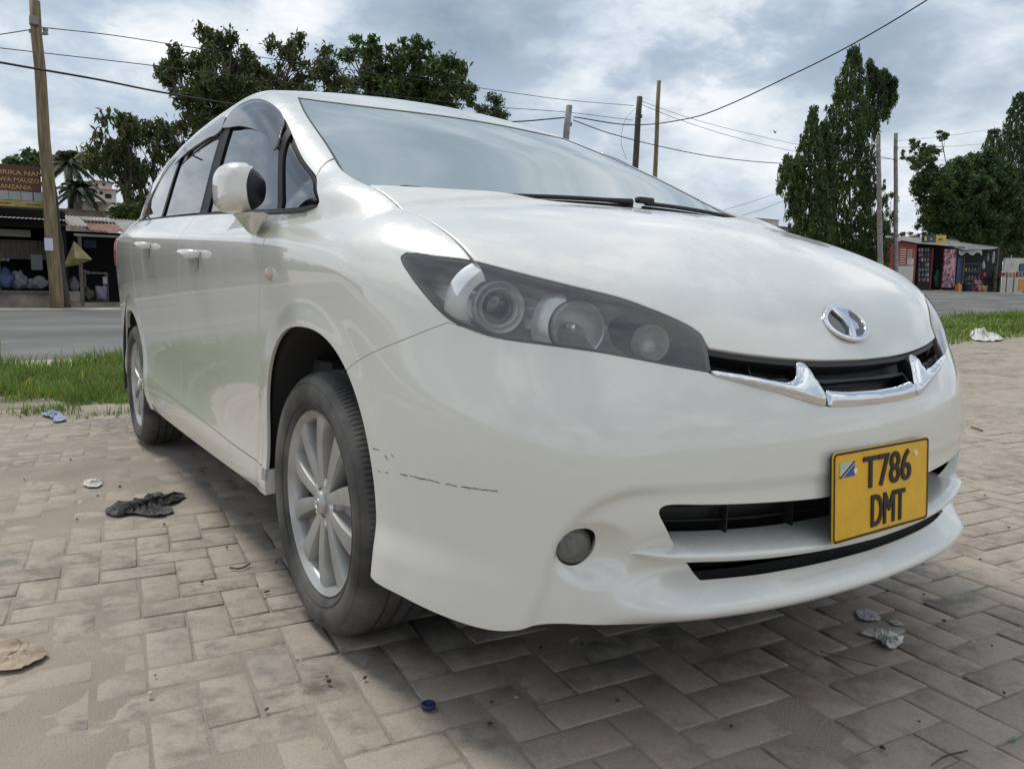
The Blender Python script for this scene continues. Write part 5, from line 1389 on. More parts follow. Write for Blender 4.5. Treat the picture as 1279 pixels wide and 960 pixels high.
# shop with the brown signboard
Y1 = 18.9; XL, XR = -7.0, xat(64, Y1)
g0 = gz((-1, Y1, 0)); zb = lambda py, px=30: zat(px, py, Y1)
shop = empty('signboard_shop', ((XL + XR) / 2, Y1, g0), 'open fronted dark shop under the brown and yellow signboard at the left edge', 'shop')
b = MB(); quadbox(b, (XL, Y1 - .1), (XR + .25, Y1 - .1), g0 - .1, zb(366), .18); b.build('low_wall', M_blockw, shop)
b = MB(); quadbox(b, (XL, Y1 - .16), (XR + .25, Y1 - .16), zb(366) + .003, zb(363), .30); b.build('wooden_ledge', M_plank, shop)
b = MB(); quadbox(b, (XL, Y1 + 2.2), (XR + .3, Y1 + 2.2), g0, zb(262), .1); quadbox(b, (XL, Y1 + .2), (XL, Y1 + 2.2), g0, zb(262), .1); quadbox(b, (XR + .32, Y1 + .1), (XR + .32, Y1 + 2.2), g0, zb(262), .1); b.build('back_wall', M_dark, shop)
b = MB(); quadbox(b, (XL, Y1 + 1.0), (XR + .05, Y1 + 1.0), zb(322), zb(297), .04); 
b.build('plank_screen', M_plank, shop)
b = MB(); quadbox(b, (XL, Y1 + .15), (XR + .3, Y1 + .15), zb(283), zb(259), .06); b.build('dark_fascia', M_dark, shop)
b = MB(); V, Fq = corrugated(XL, XR + .35, Y1 - .30, zb(274), Y1 + 2.5, zb(262) + .12, .008); b.add(V, Fq); b.build('tin_roof', M_tin, shop)
b = MB(); b.box(((XL + XR) / 2, Y1 - .35, zb(261)), (XR - XL + .7, .05, 3 * sc(30, Y1))); b.build('eave_beam', M_plank, shop)
b = MB(); quadbox(b, (XL, Y1 + .6), (xat(42, Y1), Y1 + .6), zb(294), zb(285), .02); b.build('faded_board', mat('faded_sign', (.30, .29, .27), .8), shop)
for x in np.arange(XL, XR + .1, 1.9):
    b = MB(); b.box((x + .05, Y1 + .05, (g0 + zb(264)) / 2), (.07, .07, zb(264) - g0)); b.build('post', M_plank, shop)
text_obj('shop_text', 'RINI', 1, lambda u, v, h: (xat(5, Y1) + u, Y1 + .55 - h, zb(324) + v), G_['white'], shop, ext=.004, bold=.02, fit=(12 * sc(10, Y1), 3.4 * sc(10, Y1)))
zs = lambda py: zat(30, py, Y1 - .5); xs_ = lambda px: xat(px, Y1 - .5, 228)
sgn = empty('signboard', (XL / 2 + XR / 2, Y1 - .5, zb(258)), 'brown and yellow signboard with gold lettering over the left shop', 'sign')
b = MB(); b.box(((XL + xs_(51)) / 2, Y1 - .5, (zs(207) + zs(239)) / 2), (xs_(51) - XL, .05, zs(207) - zs(239))); b.build('brown_panel', M_brown, sgn)
b = MB(); b.box(((XL + xs_(53)) / 2, Y1 - .5, (zs(251) + zs(258.5)) / 2), (xs_(53) - XL, .05, zs(251) - zs(258.5))); b.build('yellow_panel', M_ylw, sgn)
b = MB(); b.box(((XL + xs_(53)) / 2, Y1 - .48, (zs(238.5) + zs(251)) / 2), (xs_(53) - XL, .03, zs(238.5) - zs(251) - .004)); b.build('dark_strip', M_brown, sgn)
for i, px in enumerate((-60, -44, -28, -12, 2, 17, 33, 47)):
    b = MB(); b.box((xs_(px), Y1 - .505, zs(245)), (12.5 * sc(px, Y1), .03, 10.5 * sc(30, Y1))); b.build('picture', [G_['white'], mat('pale_green_picture', (.30, .36, .33), .6)][i % 2], sgn)
M_gold = mat('gold_letters', (.50, .33, .10), .5)
kk = sc(20, Y1)
for s_, py, px_, w_, h_ in (('IRIKA NAMB', 216.5, 1.2, 48, 5.2), ('WA MAUZO', 225.5, -1.5, 41, 5.0), ('ANZANIA', 234.2, -.5, 32, 4.8)):
    text_obj('sign_text', s_, 1, lambda u, v, h: (xat(px_, Y1 - .53, 228) + u, Y1 - .53 - h, zs(py) + v), M_gold, sgn, ext=.004, bold=.01, align='LEFT', fit=(w_ * kk, h_ * kk))
for px_ in (4, 40): text_obj('sign_text', 'NAMBA', 1, lambda u, v, h: (xat(px_, Y1 - .53, 228) + u, Y1 - .53 - h, zs(255) + v), M_brown, sgn, ext=.003, fit=(13 * kk, 2.2 * kk))
# goods on the ledge: bags and bundles one can count
rg = random.Random(4)
lump_proto = {}
def lump(name, label, cat, c, size, m, group=None, seed=0, nsub=3):
    r = random.Random(seed); bm = bmesh.new(); bmesh.ops.create_icosphere(bm, subdivisions=nsub, radius=.5)
    for v in bm.verts:
        n = 1 + .22 * math.sin(v.co.x * 9 + seed) * math.cos(v.co.z * 8 + seed * 2) + .12 * math.sin(v.co.y * 13 + seed) - .16 * abs(math.sin(v.co.x * 17 + v.co.z * 11 + seed)) - .10 * abs(math.sin(v.co.z * 23 - v.co.x * 7 + seed * 3))
        v.co *= n; v.co.z = max(v.co.z, -.34)
        v.co = Vector((v.co.x * size[0], v.co.y * size[1], v.co.z * size[2]))
    bm.verts.index_update(); b = MB(); b.add([v.co + Vector(c) for v in bm.verts], [[v.index for v in f.verts] for f in bm.faces]); bm.free()
    return tag(b.build(name, m, None, smooth=True), label, cat, group)
zl = zb(363)
lump('clothes_bundle', 'blue grey clothes bundle on the ledge at the left edge', 'bundle', (xat(4, Y1), Y1 + .05, zl + .22), (.5, .4, .5), G_['blue'], None, 1)
lump('clothes_bundle', 'dark grey bundle in the middle of the shop ledge', 'bundle', (xat(22, Y1), Y1 + .12, zl + .20), (.42, .4, .5), G_['grey'], None, 2)
lump('grey_sack', 'grey sack on the ledge beside the wooden pole', 'sack', (xat(44, Y1), Y1 + .08, zl + .16), (.42, .3, .34), G_['grey'], None, 3)
b = MB(); b.box((xat(47, Y1), Y1 + .4, zl + .62), (.22, .05, .34), bev=.01); tag(b.build('shop_picture', G_['grey']), 'grey framed picture hanging above the grey sack', 'picture')

# tin roofed shop
Y2 = 19.0; X0, X1 = xat(84, Y2), 7.0; g2 = gz((1, Y2, 0)); z2 = lambda py, px=120: zat(px, py, Y2)
tin = empty('tin_roof_shop', ((X0 + X1) / 2, Y2, g2), 'dark open shop under the patched corrugated tin roof, right of the poles', 'shop')
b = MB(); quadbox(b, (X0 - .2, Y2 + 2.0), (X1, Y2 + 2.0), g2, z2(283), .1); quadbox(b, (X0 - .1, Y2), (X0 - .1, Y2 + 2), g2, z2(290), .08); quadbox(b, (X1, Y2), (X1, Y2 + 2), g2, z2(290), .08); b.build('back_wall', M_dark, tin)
b = MB(); quadbox(b, (X0 - .1, Y2 - .05), (X1, Y2 - .05), g2 - .1, z2(377.5), .5); b.build('door_step', M_blockw, tin)
b = MB(); V, Fq = corrugated(X0 - .15, xat(112, Y2), Y2 - .30, z2(284), Y2 + 1.9, z2(263)); b.add(V, Fq); V, Fq = corrugated(xat(153, Y2), X1 + .2, Y2 - .30, z2(291), Y2 + 1.9, z2(264)); b.add(V, Fq); V, Fq = corrugated(xat(112, Y2), xat(153, Y2), Y2 + .9, z2(273) + .03, Y2 + 1.9, z2(263)); b.add(V, Fq); b.build('tin_roof', M_tin, tin)
b = MB(); V, Fq = corrugated(xat(110, Y2), xat(155, Y2), Y2 - .35, z2(289), Y2 + 1.1, z2(272.5)); b.add(V, Fq); b.build('rusty_sheet', M_rust, tin)
b = MB(); b.box(((X0 + X1) / 2 + .1, Y2 - .05, z2(294.5)), (X1 - X0 - .1, .07, 2.6 * sc(120, Y2))); b.build('roof_beam', M_beam, tin)
b = MB(); b.box((xat(100.5, Y2), Y2 - .02, (z2(295) + g2) / 2), (.075, .075, z2(295) - g2)); b.build('post', M_plank, tin)
b = MB(); b.box((xat(180, Y2), Y2 - .02, (z2(295) + g2) / 2), (.09, .09, z2(295) - g2)); b.build('post', M_plank, tin)
b = MB(); b.box(((xat(78, Y2) + xat(98, Y2)) / 2, Y2 + .02, (z2(377) + z2(364)) / 2), (xat(98, Y2) - xat(78, Y2), .12, z2(364) - z2(377))); b.build('low_wall', M_blockw, tin)
b = MB(); b.box((xat(119, Y2), Y2 + .9, z2(302.5)), (14 * sc(119, Y2), .03, 10 * sc(119, Y2))); tag(b.build('blue_sign', G_['blue']), 'small blue sign hanging inside the tin roofed shop', 'sign')
b = MB(); P_ = [at(92, 301, Y2 - .25), at(115, 324, Y2 - .35), at(100, 330, Y2 - .12), at(78.5, 334, Y2 - .3), at(93, 322, Y2 - .5)]
b.add(P_ + [p + Vector((0, .03, 0)) for p in P_], [(0, 1, 4), (1, 2, 4), (2, 3, 4), (3, 0, 4), (5, 9, 6), (6, 9, 7), (7, 9, 8), (8, 9, 5)]); tag(b.build('straw_cloth', M_cloth), 'triangular straw coloured cloth hanging between the pole and the tin roofed shop', 'cloth')
k2 = sc(120, Y2)
tb_ = empty('glass_cabinet', (xat(121, Y2), Y2 + .5, g2), 'low display cabinet with a pale frame inside the tin roofed shop', 'cabinet')
b = MB(); cx0, cx1 = xat(107, Y2), xat(135, Y2)
for x in (cx0, cx1):
    for y in (Y2 + .3, Y2 + .7): b.box((x, y, (g2 + z2(341)) / 2), (.03, .03, z2(341) - g2))
for z in (z2(341), z2(376)): b.box(((cx0 + cx1) / 2, Y2 + .3, z), (cx1 - cx0, .03, .03)); b.box(((cx0 + cx1) / 2, Y2 + .5, z + .02), (cx1 - cx0, .44, .012))
b.build('cabinet_frame', M_plank, tb_)
lump('lilac_bag', 'pale lilac patterned bag in front of the low display cabinet', 'bag', (xat(125, Y2), Y2 + .12, z2(366)), (.30, .2, .42), G_['lilac'], None, 5)
lump('dark_sack', 'dull green sack on the left of the low display cabinet', 'sack', (xat(110, Y2), Y2 + .14, z2(368)), (.26, .2, .34), mat('dull_green_sack', (.07, .075, .05), .8), None, 6)
lump('pink_cloth', 'small pink cloth on top of the low display cabinet', 'cloth', (xat(107, Y2), Y2 + .4, z2(339)), (.13, .12, .09), G_['pink'], None, 7)
lump('blue_cloth', 'small teal cloth on the cabinet beside the pink one', 'cloth', (xat(112, Y2), Y2 + .45, z2(340)), (.12, .12, .08), mat('teal_cloth', (.05, .20, .25), .7), None, 8)
b = MB(); b.box((xat(131.5, Y2), Y2 + .25, z2(350)), (4.5 * k2, .02, 9 * k2)); tag(b.build('shop_card', G_['white']), 'white card fixed to the right end of the display cabinet', 'card')
lump('grey_sack', 'grey sack on the low wall just right of the two leaning poles', 'sack', (xat(90, Y2), Y2 + .35, z2(360)), (.30, .3, .55), G_['grey'], None, 9)

# houses far behind
M_plaster = noisy(mat('pale_plaster', (.55, .53, .49), .85), 1, (.46, .44, .40), (.60, .58, .55))
M_tile = noisy(mat('red_roof_tiles', (.30, .11, .08), .8), 2, (.22, .08, .06), (.34, .14, .10))
def house(label, px0, px1, pyt, pyb, pyr, y, mw, mr, wins):
    a, c = at(px0, pyb, y), at(px1, pyb, y); zt = zat(px0, pyt, y); zr = zat(px0, pyr, y); g = gz(a) - .3
    h = empty('house', ((a.x + c.x) / 2, y, g + .3), label, 'house'); b = MB(); b.box(((a.x + c.x) / 2, y + 3, (g + zt) / 2), (c.x - a.x, 6, zt - g)); b.build('wall', mw, h)
    b = MB(); o = .35; b.add([(a.x - o, y - o, zt), (c.x + o, y - o, zt), (c.x + o, y + 6 + o, zt), (a.x - o, y + 6 + o, zt), (a.x + 1.2, y + 3, zr), (c.x - 1.2, y + 3, zr)], [(0, 1, 5, 4), (1, 2, 5), (2, 3, 4, 5), (3, 0, 4), (3, 2, 1, 0)]); b.build('roof', mr, h)
    for (p0, p1, q0, q1) in wins:
        u, v = at(p0, q0, y), at(p1, q1, y); b = MB(); b.box(((u.x + v.x) / 2, y - .01, (u.z + v.z) / 2), (abs(v.x - u.x), .1, abs(u.z - v.z))); b.build('window', M_dark, h)
house('white two storey house with a red tiled roof, seen left of the car', 110, 146, 235, 262, 227, 70, M_plaster, M_tile, [(115, 118.5, 239, 244), (124, 128, 239, 243), (131, 139, 242, 248)])
house('pale higher house on the slope behind the red roofed one', 116, 140, 226, 240, 220, 95, M_plaster, M_tile, [(119, 122, 229, 232), (128, 131, 229, 232)])
house('low building with a white sheet roof behind the tin roofed shop', 103, 133, 251, 262, 248, 45, M_blockw, G_['white'], [])
house('low building with a green sheet roof beside the white sheet one', 88, 128, 262, 270, 253, 32, M_blockw, mat('green_roof', (.16, .22, .17), .7), [])
house('distant dark roof just above the hood line, left of the mast trees', 975, 1010, 283, 296, 279, 60, M_blockw, M_dark, [])
house('distant pale block above the far end of the windscreen', 932, 972, 271, 290, 269, 75, M_plaster, M_plaster, [])

# ------------------------------------------------------------------ kiosks at the right
YK = 27.0
M_redw = noisy(mat('dark_red_boards', (.17, .028, .026), .7), 3, (.12, .02, .02), (.21, .04, .036), stretch=(6, 6, .6))
kp = lambda px, py=330, y=YK: at(px, py, y)
def zk(py, px, y=YK): return zat(px, py, y)
ki = empty('red_kiosk', (kp(1145).x, YK, gz(kp(1145))), 'dark red wooden kiosk with posters on its side and an open door', 'kiosk')
gk = gz(kp(1145)) - .1
A_, B_, C_, D_ = kp(1094, 330, YK + 5), kp(1143, 330, YK), kp(1192, 330, YK + .4), kp(1200, 330, YK + 4)
b = MB()
def slab(b, p, q, z0p, z1p, z0q, z1q, th=.06, m=0):
    d = Vector((q.x - p.x, q.y - p.y, 0)).normalized(); n = Vector((-d.y, d.x, 0)) * th
    V = [(p.x, p.y, z0p), (q.x, q.y, z0q), (q.x + n.x, q.y + n.y, z0q), (p.x + n.x, p.y + n.y, z0p), (p.x, p.y, z1p), (q.x, q.y, z1q), (q.x + n.x, q.y + n.y, z1q), (p.x + n.x, p.y + n.y, z1p)]
    b.add(V, [(3, 2, 1, 0), (4, 5, 6, 7), (0, 1, 5, 4), (1, 2, 6, 5), (2, 3, 7, 6), (3, 0, 4, 7)], m)
slab(b, A_, B_, gk, zk(297, 1094, YK + 5), gk, zk(305, 1143)); b.build('side_wall', M_redw, ki)
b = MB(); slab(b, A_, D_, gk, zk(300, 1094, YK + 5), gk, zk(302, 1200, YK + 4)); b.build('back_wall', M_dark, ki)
b = MB(); e0, e1 = kp(1147), kp(1162); slab(b, e0, e1, gk, zk(309, 1147), gk, zk(309, 1162), .5)
b.build('front_shelf', M_dark, ki)
b = MB(); slab(b, kp(1163), kp(1165), gk, zk(310, 1163), gk, zk(310, 1165), .08); slab(b, kp(1177), kp(1179), gk, zk(310, 1177), gk, zk(310, 1179), .08); b.build('door_frame', M_redw, ki)
b = MB(); q = [kp(1091, 297, YK + 5.3), kp(1149, 301, YK - .6), kp(1206, 306, YK - .3), kp(1196, 299, YK + 4.5)]
zz_ = [zk(294, 1091, YK + 5.3), zk(304.5, 1149, YK - .6), zk(309, 1206, YK - .3), zk(300, 1196, YK + 4.5)]
b.add([(p.x, p.y, z) for p, z in zip(q, zz_)] + [(p.x, p.y, z + .05) for p, z in zip(q, zz_)], [(3, 2, 1, 0), (4, 5, 6, 7), (0, 1, 5, 4), (1, 2, 6, 5), (2, 3, 7, 6), (3, 0, 4, 7)]); b.build('tin_roof', M_tin, ki)
def board(name, label, cat, px0, px1, py0, py1, y, m, th=.05, parent=None, y1=None):
    p, q = at(px0, py1, y), at(px1, py1, y if y1 is None else y1); z1p, z1q = zat(px0, py0, y), zat(px1, py0, y if y1 is None else y1)
    b = MB(); slab(b, p, q, p.z, z1p, q.z, z1q, th); o = b.build(name, m, parent)
    if parent is None: tag(o, label, cat)
    return o
sb = board('roof_sign', 'navy and yellow sign standing on the roof edge of the red kiosk', 'sign', 1152, 1169, 294, 303, YK - .7, mat('navy_sign', (.015, .03, .08), .5))
board('yellow_part', None, None, 1170, 1181.5, 293.5, 304.5, YK - .7, G_['yellow'], .05, sb)
b = MB(); p = at(1156, 297.5, YK - .76); k = sc(1156, YK); b.add([p + Vector((-2.6 * k, 0, 0)), p + Vector((0, 0, 3.2 * k)), p + Vector((3.6 * k, 0, .6 * k)), p + Vector((2.8 * k, 0, -2.8 * k)), p + Vector((-1.8 * k, 0, -3 * k))], [(0, 4, 3, 2, 1)]); b.build('sign_mark', G_['yellow'], sb)
b = MB(); p = at(1163, 298.5, YK - .77); b.box(tuple(p), (5 * k, .01, 1.6 * k)); p = at(1175.5, 299, YK - .77); b.build('sign_mark', G_['yellow'], sb)
b = MB(); b.box(tuple(p), (8 * k, .01, 2.0 * k)); b.build('sign_lettering', mat('navy_lettering', (.05, .05, .07), .5), sb)
# posters on the red side wall (in the plane of that wall)
dW = (B_ - A_); dW.z = 0
def onwall(u, py, px):   # u 0..1 from A to B
    p = A_ + dW * u; n = Vector((dW.y, -dW.x, 0)).normalized() * .02; return Vector((p.x, p.y, zat(px, py, p.y))) + n
def poster(name, label, u0, u1, px0, px1, py0, py1, m, parent=ki):
    P_ = [onwall(u0, py1, px0), onwall(u1, py1, px1), onwall(u1, py0, px1), onwall(u0, py0, px0)]; b = MB(); n = Vector((dW.y, -dW.x, 0)).normalized() * .02
    b.add(P_ + [p - n * .8 for p in P_], [(0, 1, 2, 3), (7, 6, 5, 4), (0, 4, 5, 1), (1, 5, 6, 2), (2, 6, 7, 3), (3, 7, 4, 0)]); return b.build(name, m, parent)
poster('poster_sheet', None, .60, .98, 1118, 1144, 332, 352, G_['white'])
for (u0, u1, a0, a1, c0, c1) in ((.70, .82, 1126, 1134, 334, 340), (.84, .95, 1135, 1142, 334, 339), (.70, .82, 1126, 1134, 342, 347), (.84, .96, 1135, 1142, 341, 347)):
    p = poster('poster_block', None, u0, u1, a0, a1, c0, c1, G_['red'] if c0 != 334 or a0 < 1130 else G_['grey']); p.location += Vector((.02, -.03, 0))
for i in range(7):
    for (u0, u1, a0, a1) in ((.64, .78, 1124, 1133), (.82, .93, 1136, 1142)):
        poster('painted_stripe', None, u0, u1, a0, a1, 311 + i * 3.0 + (0 if a0 < 1130 else 1), 312.3 + i * 3.0 + (0 if a0 < 1130 else 1), mat('pale_paint', (.40, .33, .31), .8) if i == 0 else bpy.data.materials['pale_paint'])
poster('poster_card', None, .82, .97, 1136, 1144, 323, 331, G_['white'])
# hanging goods on the kiosk front, counted one by one
kg = 'goods packets on the kiosk rack'
cols = list(G_.values())
rg = random.Random(9)
proto = None
for r_ in range(7):
    for c__ in range(4):
        px, py = 1148.5 + c__ * 3.6 + (rg.random() - .5), 312 + r_ * 6.2
        p = at(px, py, YK - .12); m_ = [G_['grey'], G_['white'], G_['lilac'], G_['grey'], G_['pink'], G_['blue']][rg.randrange(6)]
        b = MB(); b.box(tuple(p), (2.5 * k, .06, 4.2 * k), bev=.01); tag(b.build('goods_packet', m_), 'small wrapped packet hanging on the rack left of the kiosk door', 'packet', kg)
board('banner', 'tall pink and red poster board right of the kiosk door', 'poster', 1177, 1192, 311, 359, YK - .5, noisy(mat('pink_poster', (.3, .1, .15), .6), 5, (.12, .02, .05), (.50, .30, .36), .42, .58, 3), .06)
board('blue_sheet', 'bright blue plastic sheet hanging right of the pink poster board', 'sheet', 1194, 1200, 321, 358, YK - .2, G_['blue'], .05)
lump('green_bag', 'dark green bag standing in the kiosk doorway', 'bag', tuple(at(1171, 350, YK + .2)), (12 * k, .3, 26 * k), G_['green'], None, 12)
board('door_step', 'low concrete step in front of the kiosk door', 'step', 1165, 1192, 362, 367, YK - .8, M_blockw, .8)
# open stall beside the kiosk
YS = YK + .5
st_ = empty('market_stall', (kp(1222, 330, YS).x, YS, gz(kp(1222, 330, YS))), 'open stall with a sagging sheet roof, hanging bags and shelves right of the kiosk', 'stall')
b = MB(); P_ = [at(1183, 301, YS + 2), at(1247, 309, YS + 2), at(1243, 311, YS - 1), at(1205, 312.5, YS - 1.4), at(1190, 308, YS - 1)]
b.add(P_ + [p + Vector((0, 0, .04)) for p in P_], [(0, 1, 2, 3, 4), (9, 8, 7, 6, 5), (0, 5, 6, 1), (1, 6, 7, 2), (2, 7, 8, 3), (3, 8, 9, 4), (4, 9, 5, 0)]); b.build('sheet_roof', M_tin, st_)
b = MB()
for i in range(9):
    p = [at(1198 + i * 3.6, 309 + 1.5 * math.sin(i) + (i > 4) * 1, YS - 1.1), at(1198 + i * 3.6, 317 + 2.5 * math.sin(i * 1.7), YS - 1.3)]
    if i: b.add([q0_, p[0], p[1], q1_], [(0, 1, 2, 3)])
    q0_, q1_ = p
b.build('roof_valance', mat('pale_cloth', (.34, .33, .31), .8), st_)
for px in (1204, 1246):
    b = MB(); p = at(px, 330, YS - .8); b.box((p.x, p.y, (gk + zk(311, px, YS)) / 2), (.07, .07, zk(311, px, YS) - gk)); b.build('post', M_plank, st_)
b = MB(); slab(b, at(1200, 355, YS + 1), at(1250, 355, YS + 1), gk, zk(312, 1200, YS + 1), gk, zk(314, 1250, YS + 1)); b.build('back_cloth', M_dark, st_)
sh = empty('wire_shelf', (kp(1214, 330, YS - .6).x, YS - .6, gk + .1), 'wooden shelf rack with goods under the open stall', 'shelf')
b = MB()
for px in (1203.5, 1224):
    p = at(px, 340, YS - .6); b.box((p.x, p.y, (gk + zk(329, px, YS)) / 2), (.05, .05, zk(329, px, YS) - gk))
for py in (329.5, 339, 349, 357): 
    p, q = at(1203.5, py, YS - .6), at(1224, py, YS - .6); slab(b, p, q, p.z - .02, p.z + .02, q.z - .02, q.z + .02, .35)
b.build('rack', M_plank, sh)
rg = random.Random(12)
for py in (339, 349, 357):
    for i in range(5):
        p = at(1206 + i * 3.8, py - 2.6, YS - .42); b = MB(); b.box(tuple(p), (2.6 * k, .12, rg.uniform(2.5, 4.6) * k), bev=.008); tag(b.build('goods_box', rg.choice(cols)), 'small coloured box standing on the wooden shelf rack of the stall', 'box', 'boxes on the stall shelf')
lump('white_bag', 'white bag hanging under the stall roof', 'bag', tuple(at(1228.5, 332, YS - .9)), (8 * k, .15, 13 * k), G_['white'], None, 14)
lump('grey_bag', 'tall pale grey plastic bag hanging at the right corner of the stall', 'bag', tuple(at(1241, 322, YS - .9)), (7 * k, .15, 20 * k), mat('grey_plastic', (.30, .31, .32), .5), None, 15)
lump('dark_bag', 'dark bag hanging between the white and the grey ones', 'bag', tuple(at(1234, 322, YS - .8)), (6 * k, .15, 14 * k), G_['grey'], None, 16)
lump('red_basket', 'red basket under the white bag', 'basket', tuple(at(1229, 343, YS - .7)), (9 * k, .3, 7 * k), G_['red'], None, 17)
def bucket(label, px, py, y, w, h, m, cat='bucket', name='bucket'):
    p = at(px, py, y); p.z = gz(p); kk_ = sc(px, y); b = MB(); b.lathe([(.001, 0), (w * kk_ * .42, 0), (w * kk_ * .5, h * kk_), (w * kk_ * .54, h * kk_), (w * kk_ * .54, h * kk_ + .02), (w * kk_ * .46, h * kk_), (w * kk_ * .40, .03)], (p.x, p.y, p.z), 'z', 20); return tag(b.build(name, m, None, smooth=True), label, cat)
b = MB(); p = at(1197, 361.5, YK - 1.3); p.z = gz(p) + 4.75 * k; b.box(tuple(p), (8 * k, .25, 9.5 * k), bev=.04); b.box(tuple(p + Vector((0, 0, 5.6 * k))), (2.6 * k, .08, 2 * k)); tag(b.build('jerrycan', G_['orange']), 'orange jerrycan on the ground in front of the stall', 'jerrycan')
bucket('large blue bucket beside the sitting woman', 1207, 366, YK - 1.2, 10, 10, G_['blue'])
bucket('orange yellow bucket between the woman and the standing man', 1229, 366.5, YK - 1.2, 7, 8, G_['yellow'])
# far right table stall
YT = YK + 1.5
tt = empty('market_table', (kp(1262, 340, YT).x, YT, gk + .1), 'table of bright goods at the right edge of the view', 'table')
b = MB(); p, q = at(1249, 346, YT - 1), at(1300, 346, YT - 1); slab(b, p, q, p.z, p.z + .05, q.z, q.z + .05, 1.0); b.build('table_top', M_plank, tt)
for px in (1250, 1258, 1267, 1280):
    b = MB(); p = at(px, 346, YT - .9); b.box((p.x, p.y, (gk + p.z) / 2 + .03), (.06, .06, p.z - gk - .02)); b.build('leg', M_plank, tt)
rg = random.Random(15)
for i in range(9):
    p = at(1250 + i * 4.2, 342.5, YT - .8 + rg.uniform(-.1, .1)); b = MB(); b.box(tuple(p), (rg.uniform(2.2, 3.8) * k, .15, rg.uniform(4, 7) * k), bev=.01); tag(b.build('goods_box', [G_['red'], G_['red'], G_['white'], G_['yellow'], G_['orange'], G_['red'], G_['green'], G_['blue'], G_['white']][i]), 'bright packet standing on the table at the right edge', 'box', 'packets on the right table')
board('white_wall', 'pale low wall behind the table at the right edge', 'wall', 1252, 1340, 322, 368, YT + 3, M_plaster, .15)
board('wall_sign', 'white and blue sign on the pale wall at the right edge', 'sign', 1274, 1284, 329, 339, YT + 2.9, G_['blue'], .04)
board('orange_sign', 'orange board leaning by the table at the right edge', 'sign', 1272, 1284, 348, 363, YT - 1.2, G_['orange'], .04)

# ------------------------------------------------------------------ people
def skinned(name, verts, edges, radii, m, parent=None, sub=1):
    me = bpy.data.meshes.new(name); me.from_pydata([tuple(v) for v in verts], edges, []); o = bpy.data.objects.new(name, me); COL.objects.link(o)
    md = o.modifiers.new('s', 'SKIN'); 
    for i, r in enumerate(radii): me.skin_vertices[0].data[i].radius = (r, r)
    me.skin_vertices[0].data[0].use_root = True
    o.modifiers.new('u', 'SUBSURF').levels = sub
    dg = bpy.context.evaluated_depsgraph_get(); bpy.context.view_layer.update(); dg.update()
    nm = bpy.data.meshes.new_from_object(o.evaluated_get(dg)); V = [v.co[:] for v in nm.vertices]; Fq = [tuple(p.vertices) for p in nm.polygons]
    bpy.data.objects.remove(o); bpy.data.meshes.remove(me); bpy.data.meshes.remove(nm)
    return mesh_obj(name, V, Fq, m, parent)
M_skin = mat('dark_skin', (.075, .038, .024), .55)
